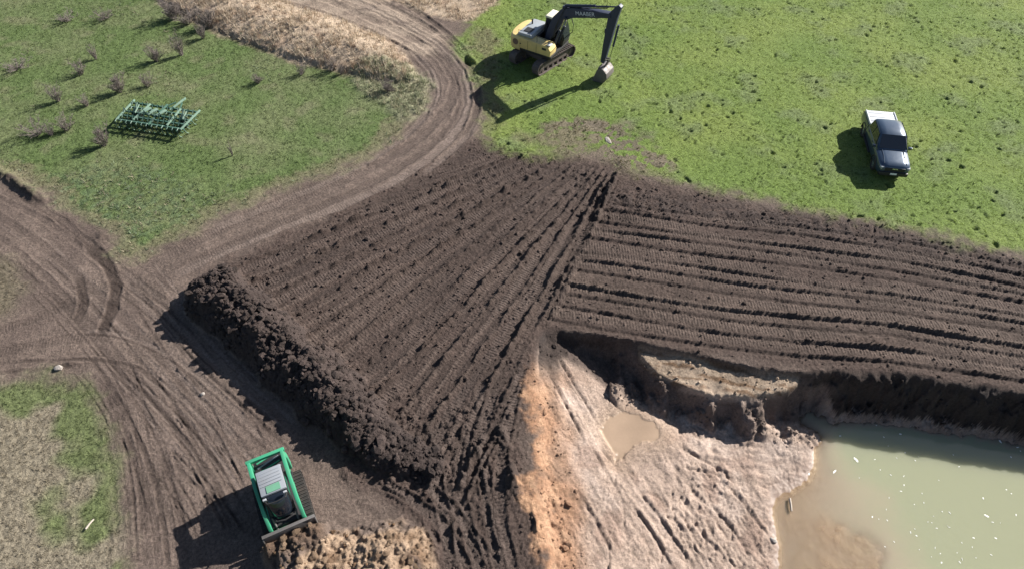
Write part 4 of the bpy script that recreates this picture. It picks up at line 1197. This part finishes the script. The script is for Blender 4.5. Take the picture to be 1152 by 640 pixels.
# local x = across (long side), local y = forward (tow bar)
for i, yy in enumerate((-1.2, -.62, -.05, .55, 1.1)):
    bar = MB().box((0, yy, .62), (5.0 - .25 * (i == 5), .12, .12)).build('cross_bar', M_impl, CULT, .01)
    n = 13
    for k in range(n):
        xx = -2.35 + 4.7 * (k + .5 * (i % 2)) / (n - .5)
        t_ = MB().tube([(xx, yy, .60), (xx, yy - .10, .74 + .12 * ((k * 3 + i) % 3)), (xx, yy - .30, .68), (xx, yy - .38, .42), (xx, yy - .30, .2), (xx, yy - .10, .02)], .034, 5)
        t_.build('tine', M_implp if k % 3 == 0 else M_impl, CULT)
for xx in (-2.42, -1.2, 0, 1.2, 2.42):
    MB().box((xx, .12 * math.sin(xx * 5), .705), (.11, 2.5 + .3 * math.cos(xx * 3), .09), Matrix.Rotation(.05 * math.sin(xx * 7), 3, 'Z')).build('frame_rail', M_implp if abs(xx) > 1 else M_impl, CULT, .01)
db = MB().box((0.55, 1.7, .62), (.11, 1.7, .11), Matrix.Rotation(-.16, 3, 'Z')).build('tow_bar', M_implp, CULT, .015)
MB().box((.70, 2.55, .62), (.06, .25, .14)).build('hitch', M_implp, db, .01)
MB().box((.1, 1.45, .64), (.07, 1.1, .07), Matrix.Rotation(-.5, 3, 'Z')).build('tow_brace', M_impl, CULT)
MB().box((.95, 1.45, .64), (.07, 1.1, .07), Matrix.Rotation(.30, 3, 'Z')).build('tow_brace', M_impl, CULT)
for xx in (-1.75, 1.75):
    for dx in (-.14, .14):
        wv = MB()
        prof = [(.18, .07), (.30, .08), (.34, .04), (.34, -.04), (.30, -.08), (.18, -.07)]
        rings = [[(xx + dx + o_, .1 + r_ * math.cos(t), .34 + r_ * math.sin(t)) for t in np.linspace(0, 2 * math.pi, 17)[:-1]] for r_, o_ in prof]
        wv.loft(rings, False)
        wo_ = wv.build('wheel', M_rubber, CULT)
        MB().cyl((xx + dx - .05, .1, .34), (xx + dx + .05, .1, .34), .19, 12).build('rim', M_implp, wo_)
    MB().box((xx, .3, .85), (.10, .7, .06), Matrix.Rotation(.5, 3, 'X')).build('wheel_arm', M_implp, CULT)
    MB().cyl((xx + .25, -.3, .78), (xx + .25, .45, 1.0), .05, 8).build('lift_cylinder', M_implp, CULT)
for xx in (-.9, -.4, .25):
    MB().box((xx, .1, .82), (.22, .9, .07), Matrix.Rotation(-.3, 3, 'Z')).build('brace_plate', M_implp, CULT, .01)
# ------------------------------------------------------------------ grass and straw standing on the ground
def scatter(n, ymin, ymax):
    """even random ground points inside the worked land"""
    y = rng.uniform(ymin, ymax, n * 2); x = XC + rng.uniform(-1, 1, n * 2) * HW[-1]
    k = np.abs(x - XC) < np.interp(y, YR, HW) - .3
    return x[k][:n], y[k][:n]
def tufts(name, x, y, blades, hlo, hhi, spread, width, cols, mat, label, cat, lean=.5):
    n = len(x); z = zlook(x, y)
    X = np.repeat(x, blades); Y = np.repeat(y, blades); Zb = np.repeat(z, blades)
    N = n * blades
    a = rng.uniform(0, 2 * np.pi, N); r = rng.uniform(0, 1, N) * spread
    bx = X + r * np.cos(a); by = Y + r * np.sin(a)
    h = np.repeat(rng.uniform(hlo, hhi, n), blades) * rng.uniform(.6, 1.15, N)
    l = rng.uniform(.15, 1, N) * lean * h
    a2 = a + rng.normal(0, .6, N)
    w = width * rng.uniform(.6, 1.3, N)
    pa = rng.uniform(0, np.pi, N)
    dx, dy = np.cos(pa) * w, np.sin(pa) * w
    V = np.empty((N, 3, 3), np.float32)
    V[:, 0] = np.stack([bx - dx, by - dy, Zb - .015], -1)
    V[:, 1] = np.stack([bx + dx, by + dy, Zb - .015], -1)
    V[:, 2] = np.stack([bx + np.cos(a2) * l, by + np.sin(a2) * l, Zb + h], -1)
    C = np.repeat(np.repeat(cols, blades, 0) * rng.uniform(.75, 1.25, (N, 1)), 3, 0)
    o = array_mesh(name, V.reshape(-1, 3), np.arange(N * 3).reshape(N, 3), mat, {'Col': C.astype(np.float32)}, smooth=False)
    return tag(o, label, cat, kind='stuff')
def ground_col(x, y):
    return look(COLR, x, y)
# right field: short grazed sward with darker tussocks
x, y = scatter(150000, 23, 56)
k = (look(gr * grass, x, y) > rng.uniform(.25, .9, len(x))) & (rng.uniform(0, 1, len(x)) < .6 + .5 * sstep(-.3, .4, look(N_mid, x, y) + look(N_fin, x, y)))
x, y = x[k], y[k]
c = ground_col(x, y) * rng.uniform(.95, 1.45, (len(x), 1)) * np.array([1.05, 1.0, .9])
tufts('field_grass', x, y, 4, .02, .05, .10, .024, c, M_blade, 'short bright green grass of the right-hand field', 'grass', .9)
x, y = scatter(7000, 23, 56)
k = (look(gr * grass, x, y) > .6) & (look(fbm(GX, GY, .35, 2, 66.), x, y) > .02)
x, y = x[k], y[k]
c = np.tile(np.array([[.07, .10, .03]]), (len(x), 1)) * rng.uniform(.7, 1.3, (len(x), 1))
tufts('field_tussocks', x, y, 7, .05, .12, .08, .022, c, M_blade, 'dark scattered tussocks in the right-hand field', 'grass', .7)
# left pasture
x, y = scatter(120000, 20, 56)
k = (look(gl * grass, x, y) > rng.uniform(.25, .9, len(x)))
x, y = x[k], y[k]
c = ground_col(x, y) * rng.uniform(.95, 1.4, (len(x), 1))
tufts('pasture_grass', x, y, 4, .03, .08, .10, .022, c, M_blade, 'rough green grass of the left pasture', 'grass', .9)
x, y = scatter(26000, 20, 50)
k = (look(np.maximum(gl * lush, np.maximum(gl * .55 * sstep(.1, .5, fbm(GX, GY, .3, 2, 81.)), .8 * gl * sstep(1.6, .2, S_left))), x, y) > rng.uniform(.2, 1, len(x)))
x, y = x[k], y[k]
pick = rng.uniform(0, 1, len(x))[:, None]
c = np.where(pick < .5, np.array([[.15, .185, .115]]), np.array([[.25, .22, .155]])) * rng.uniform(.7, 1.3, (len(x), 1))
tufts('lodged_grass', x, y, 5, .08, .18, .12, .022, c, M_straw, 'pale lodged grass along the lower edge of the left pasture', 'grass', 1.6)
# verge at bottom left
x, y = scatter(90000, 4, 22)
k = (look(np.maximum(gp, gn), x, y) > rng.uniform(.3, .9, len(x)))
x, y = x[k], y[k]
c = ground_col(x, y) * rng.uniform(.75, 1.3, (len(x), 1))
tufts('verge_grass', x, y, 5, .03, .08, .06, .014, c, M_blade, 'thin green and straw grass of the bottom-left verge', 'grass', 1.0)
# straw bank
x, y = scatter(60000, 30, 56)
k = (look(dry, x, y) > rng.uniform(.3, .9, len(x))) & (look(fbm(GX, GY, .5, 2, 18.), x, y) > rng.uniform(-.5, .3, len(x)))
x, y = x[k], y[k]
pick = rng.uniform(0, 1, len(x))[:, None]
c = np.where(pick < .75, np.array([[.50, .42, .32]]), np.array([[.32, .23, .16]])) * rng.uniform(.7, 1.3, (len(x), 1))
tufts('dry_grass', x, y, 6, .18, .45, .14, .018, c, M_straw, 'tall dry straw-coloured grass on the bank beside the road', 'grass', .8)
x, y = scatter(60000, 30, 50)
k = (look(pale, x, y) > rng.uniform(.3, .9, len(x)))
x, y = x[k], y[k]
c = np.where(rng.uniform(0, 1, len(x))[:, None] < .6, np.array([[.26, .28, .17]]), np.array([[.36, .33, .23]])) * rng.uniform(.7, 1.3, (len(x), 1))
tufts('pale_tussocks', x, y, 6, .12, .28, .16, .02, c, M_straw, 'pale green tussocks at the bend of the dirt road', 'grass', .9)
x, y = scatter(60000, 24, 50)
k = (look(np.maximum(np.maximum(verge * (1 - soil), disturbed * gr), .75 * np.exp(-((S_right + .5) / .7) ** 2) * (PU > 560)) * sstep(-.2, .3, N_fin + N_mid), x, y) > rng.uniform(.3, 1, len(x)))
x, y = x[k], y[k]
c = np.where(rng.uniform(0, 1, len(x))[:, None] < .5, np.array([[.13, .14, .06]]), np.array([[.20, .17, .10]])) * rng.uniform(.6, 1.3, (len(x), 1))
tufts('torn_turf', x, y, 4, .05, .13, .10, .025, c, M_straw, 'torn patchy turf between the dirt and the right-hand field', 'grass', 1.3)

# ------------------------------------------------------------------ clods of earth lying about
_ph = (1 + 5 ** .5) / 2
ICO = np.array([(-1, _ph, 0), (1, _ph, 0), (-1, -_ph, 0), (1, -_ph, 0), (0, -1, _ph), (0, 1, _ph), (0, -1, -_ph), (0, 1, -_ph), (_ph, 0, -1), (_ph, 0, 1), (-_ph, 0, -1), (-_ph, 0, 1)]) / 1.9
ICF = np.array([(0, 11, 5), (0, 5, 1), (0, 1, 7), (0, 7, 10), (0, 10, 11), (1, 5, 9), (5, 11, 4), (11, 10, 2), (10, 7, 6), (7, 1, 8), (3, 9, 4), (3, 4, 2), (3, 2, 6), (3, 6, 8), (3, 8, 9), (4, 9, 5), (2, 4, 11), (6, 2, 10), (8, 6, 7), (9, 8, 1)])
def clods(name, x, y, size, col, parent=None, label=None, cat=None):
    n = len(x); z = zlook(x, y)
    s = size[:, None] * rng.uniform(.7, 1.3, (n, 3))
    V = ICO[None] * rng.uniform(.72, 1.2, (n, 12, 1)) * s[:, None, :] * np.array([1, 1, .75])
    a = rng.uniform(0, 2 * np.pi, n); ca, sa_ = np.cos(a)[:, None], np.sin(a)[:, None]
    X = V[..., 0] * ca - V[..., 1] * sa_ + x[:, None]; Y = V[..., 0] * sa_ + V[..., 1] * ca + y[:, None]
    Zz = V[..., 2] + (z + size * .25)[:, None]
    P = np.stack([X, Y, Zz], -1).reshape(-1, 3)
    F = (ICF[None] + (np.arange(n) * 12)[:, None, None]).reshape(-1, 3)
    C = np.repeat(col * rng.uniform(.75, 1.25, (n, 1)), 12, 0).astype(np.float32)
    zf = np.zeros(len(P), np.float32)
    o = array_mesh(name, P, F, M_terrain, {'Col': C, 'wet': zf, 'cleat': zf, 'along': zf}, smooth=False)
    if parent is not None:
        P0 = parent; o.parent = P0
    tag(o, label, cat, kind='stuff')
    return o
def pts_where(mask, n, ymin, ymax, lo=.2, hi=1.0):
    x, y = scatter(n, ymin, ymax)
    k = look(mask, x, y) > rng.uniform(lo, hi, len(x))
    return x[k], y[k]
x, y = pts_where(heapmask * .9, 60000, 8, 26)
sz = np.minimum(rng.lognormal(-2.95, .55, len(x)), .22)
clods('heap_clods', x, y, sz, ground_col(x, y) * 1.05, ground_objs['soil_heap'])
cm = np.clip(.12 * fan_mask + .9 * lump + .8 * churn + .6 * edge_rough * soil + .10 * rough_soil + .45 * np.exp(-((SS - .30) / .035) ** 2) * band_m * (PU < 850) * (PU > 690) + .25 * fan_mask * (B_clod > .28), 0, 1) * (1 - heapmask) * (1 - pit)
x, y = pts_where(np.clip(cm + .22 * rough_soil * (1 - heapmask), 0, 1), 90000, 6, 36, .1)
sz = np.minimum(rng.lognormal(-3.75, .55, len(x)), .16)
clods('loose_clods', x, y, sz, ground_col(x, y) * .95, None, 'loose dark clods scattered over the stripped soil', 'clods')
x, y = pts_where(bare * .16 * (1 - soil) * (1 - pit), 30000, 5, 50)
sz = np.minimum(rng.lognormal(-3.6, .45, len(x)), .1)
clods('road_crumbs', x, y, sz, ground_col(x, y) * 1.0, None, 'small crumbs of earth on the dirt road and yard', 'clods')
x, y = pts_where(heap2mask, 16000, 4, 13)
sz = np.minimum(rng.lognormal(-3.75, .65, len(x)), .12)
c = np.where(rng.uniform(0, 1, len(x))[:, None] < .6, ground_col(x, y) * 1.1, np.array([[.14, .085, .05]]))
clods('clay_clods', x, y, sz, c, ground_objs['clay_heap'])
x, y = pts_where(inner * np.clip(.8 * foot + .35 * org + .12 + .3 * face, 0, 1) * (1 - pl) * (Z > WATER_Z + .03), 40000, 4, 20)
sz = np.minimum(rng.lognormal(-3.35, .55, len(x)), .16)
clods('pit_rubble', x, y, sz, ground_col(x, y) * .95, None, 'crumbled clay lumps lying in the pit', 'clods')

# the biggest lumps of both heaps, each one a piece
def lump_mesh(seed, col, name):
    R = random.Random(seed)
    bm = bmesh.new(); bmesh.ops.create_icosphere(bm, subdivisions=2, radius=1)
    ph_ = [R.uniform(0, 6) for _ in range(6)]
    for q in bm.verts:
        p = q.co.copy()
        k = 1 + .22 * math.sin(2.3 * p.x + ph_[0]) * math.sin(2.9 * p.y + ph_[1]) + .16 * math.sin(4.7 * p.z + ph_[2] + 2 * p.x) + R.uniform(-.10, .10)
        q.co = Vector((p.x * 1.15, p.y, p.z * .78)) * k
    me = bpy.data.meshes.new(name); bm.to_mesh(me); n = len(bm.verts); bm.free()
    at_ = me.attributes.new('Col', 'FLOAT_COLOR', 'POINT')
    c_ = np.ones((n, 4), np.float32); c_[:, :3] = np.array(col) * rng.uniform(.85, 1.15, (n, 1)); at_.data.foreach_set('color', c_.ravel())
    me.materials.append(M_terrain)
    return me
for par, nm, mask, cnt, y0, y1, colr, lo, hi in ((ground_objs['soil_heap'], 'clod', heapmask * sstep(.2, .7, Z), 90, 9, 24, (.056, .042, .037), .09, .19), (ground_objs['clay_heap'], 'lump', heap2mask * sstep(.25, .6, Z), 45, 5, 11, (.24, .165, .11), .07, .15)):
    variants = [lump_mesh(500 + i, np.array(colr) * (.7 + .15 * i), nm) for i in range(5)]
    x, y = pts_where(mask, 30000, y0, y1, .3)
    for i in range(min(cnt, len(x))):
        s_ = lo + (hi - lo) * random.random() ** 2
        ob = bpy.data.objects.new(nm, variants[i % 5]); COL.objects.link(ob); ob.parent = par
        ob.location = (x[i], y[i], float(zlook(x[i], y[i])[0]) + s_ * .12)
        ob.rotation_euler = (random.uniform(-.5, .5), random.uniform(-.5, .5), random.uniform(0, 6.28)); ob.scale = (s_, s_, s_)

# ------------------------------------------------------------------ leafless shrubs
def shrub_meshes(seed, dense, fan):
    R = random.Random(seed)
    st, tw = MB(), MB()
    n = R.randint(10, 14)
    for i in range(n):
        a = 2 * math.pi * i / n + R.uniform(-.4, .4); ln = R.uniform(.15, .85) * fan
        tip = Vector((math.cos(a) * ln, math.sin(a) * ln, R.uniform(.30, 1.0)))
        base = Vector((math.cos(a) * .06, math.sin(a) * .06, -.03))
        mid = base.lerp(tip, .5) + Vector((R.uniform(-.05, .05), R.uniform(-.05, .05), .05))
        st.tube([base, mid, tip], .018, 4, .006)
        for k in range(dense):
            t = R.uniform(.12, 1.0)
            p = (base.lerp(mid, t * 2) if t < .5 else mid.lerp(tip, t * 2 - 1))
            b = R.uniform(0, 2 * math.pi); q = R.uniform(.12, .34) * (1.2 - .5 * t)
            e = p + Vector((math.cos(b) * q * .8, math.sin(b) * q * .8, q * R.uniform(.3, 1.1)))
            tw.tube([p, p.lerp(e, .5) + Vector((0, 0, -.02)), e], .0075, 3, .004)
            for _ in range(3):
                f = p.lerp(e, R.uniform(.4, 1)); c_ = R.uniform(0, 2 * math.pi)
                g_ = f + Vector((math.cos(c_) * .09, math.sin(c_) * .09, R.uniform(.02, .12)))
                tw.tube([f, g_], .006, 3, .003)
    return st, tw
protos = []
for sd_i, (dn_, fn_) in enumerate([(16, .8), (9, .6), (26, .9), (13, 1.1)]):
    st, tw = shrub_meshes(100 + sd_i, dn_, fn_)
    a = st.build('stem', M_twig, None, smooth=60); b_ = tw.build('twigs', M_twig, None, smooth=60)
    protos.append((a.data, b_.data))
    bpy.data.objects.remove(a); bpy.data.objects.remove(b_)
shrubs = [
    (92, 84, .9, .9, 0, 'low grey leafless shrub just above the tall thin one at far left'),
    (66, 115, 1.25, 1.0, 1, 'tall thin pale leafless shrub left of the cultivator row'),
    (98, 120, .8, .8, 1, 'sparse leafless shrub with a long shadow left of the cultivator'),
    (136, 105, 1.2, 1.0, 2, 'dense brownish leafless shrub directly above the cultivator'),
    (43, 151, 1.0, 1.1, 3, 'spreading grey shrub nearest the left edge of the photo'),
    (58, 152, .8, .8, 1, 'small leafless shrub between two larger ones at the left'),
    (76, 147, 1.0, .95, 0, 'grey leafless shrub left of the dense one beside the cultivator'),
    (118, 164, 1.25, .95, 2, 'dense dark leafless shrub at the left end of the cultivator'),
    (108, 67, 1.1, .7, 1, 'thin upright leafless shrub above the low grey one'),
    (167, 98, .9, .8, 0, 'bare shrub above the middle of the cultivator'),
    (177, 70, 1.1, .9, 2, 'grey shrub left of the tallest one in the pasture'),
    (205, 63, 1.6, .9, 1, 'tallest thin leafless shrub in the middle of the left pasture'),
    (229, 44, 1.3, .9, 1, 'sparse leafless shrub just below the straw bank'),
    (291, 94, .65, .65, 2, 'small dark round shrub alone right of the cultivator'),
    (196, 22, 1.5, 1.5, 2, 'large brown leafless shrub at the upper end of the straw bank'),
    (212, 27, 1.2, 1.2, 3, 'broad leafless shrub second along the straw bank'),
    (236, 32, 1.5, 1.2, 2, 'tall brown shrub standing in the straw bank'),
    (374, 80, 1.1, .8, 0, 'grey shrub at the foot of the straw bank with slanting shadow'),
    (384, 84, .9, .6, 1, 'slim shrub beside the grey one below the straw bank'),
    (437, 104, .9, .8, 2, 'grey shrub among the pale tussocks at the road bend'),
    (20, 78, .7, 1.2, 3, 'low spreading scrub at the far left of the pasture'),
    (262, 176, 1.0, .25, 1, 'single thin dry stalk standing right of the cultivator'),
    (75, 24, .7, 1.1, 3, 'low scrub near the top left of the pasture'),
    (118, 22, .8, 1.0, 3, 'low scrub halfway between the top-left corner and the straw bank'),
    (340, 84, .8, .7, 0, 'short shrub at the foot of the straw bank, left of the grey pair')]
for i, (u, v, h, w, pr, lab) in enumerate(shrubs):
    p = at(u, v)
    t_ = thing('shrub', lab, 'shrub', (p.x, p.y, float(zlook(p.x, p.y)[0]) - .01), random.uniform(0, 6.2), 'leafless shrubs in the left pasture')
    t_.scale = (w, w, h)
    for nm, me in zip(('stem', 'twigs'), protos[pr]):
        c_ = bpy.data.objects.new(nm, me); COL.objects.link(c_); c_.parent = t_

# ------------------------------------------------------------------ odds and ends
def stone(name, u, v, s, lab, cat, mat, z=0.0, lift=.2):
    p = at(u, v, z); R = random.Random(int(u * 7 + v))
    bm = bmesh.new(); bmesh.ops.create_icosphere(bm, subdivisions=2, radius=1)
    for q in bm.verts:
        q.co *= R.uniform(.8, 1.1)
        q.co = Vector((q.co.x * s[0], q.co.y * s[1], q.co.z * s[2]))
    me = bpy.data.meshes.new(name); bm.to_mesh(me); bm.free(); me.materials.append(mat)
    o = bpy.data.objects.new(name, me); COL.objects.link(o)
    o.location = (p.x, p.y, float(zlook(p.x, p.y)[0]) + s[2] * lift); o.rotation_euler = (0, 0, R.uniform(0, 3))
    return tag(o, lab, cat)
stone('rock', 66, 414, (.20, .14, .14), 'pale rock at the top edge of the bottom-left grass verge', 'rock', M_rock)
stone('rock', 228, 443, (.10, .08, .06), 'small pale stone on the dirt yard left of the heap shadow', 'rock', M_rock)
stone('rock', 870, 607, (.16, .10, .08), 'white stone on the shore of the pond', 'rock', M_rock, -2.1)
stone('turf_slab', 684, 158, (.16, .38, .06), 'flat pale slab of turf lying on the torn edge of the field below the excavator', 'rock', M_rock)  # a slab of turf, built with the stone helper
def stick(u, v, u2, v2, z, r, lab):
    a, b_ = at(u, v, z), at(u2, v2, z)
    za, zb = float(zlook(a.x, a.y)[0]), float(zlook(b_.x, b_.y)[0])
    a.z = max(za, z) + r; b_.z = max(zb, z) + r
    m_ = a.lerp(b_, .5) + Vector((0, 0, r * .6))
    o = MB().tube([a, m_, b_], r, 7, r * .75).build('stick', M_wood, None)
    return tag(o, lab, 'stick')
stick(97, 595, 106, 584, 0, .035, 'bleached white stick lying on the bottom-left grass verge')
stick(888, 561, 890, 575, -2.2, .05, 'short bleached log lying at the edge of the pond')
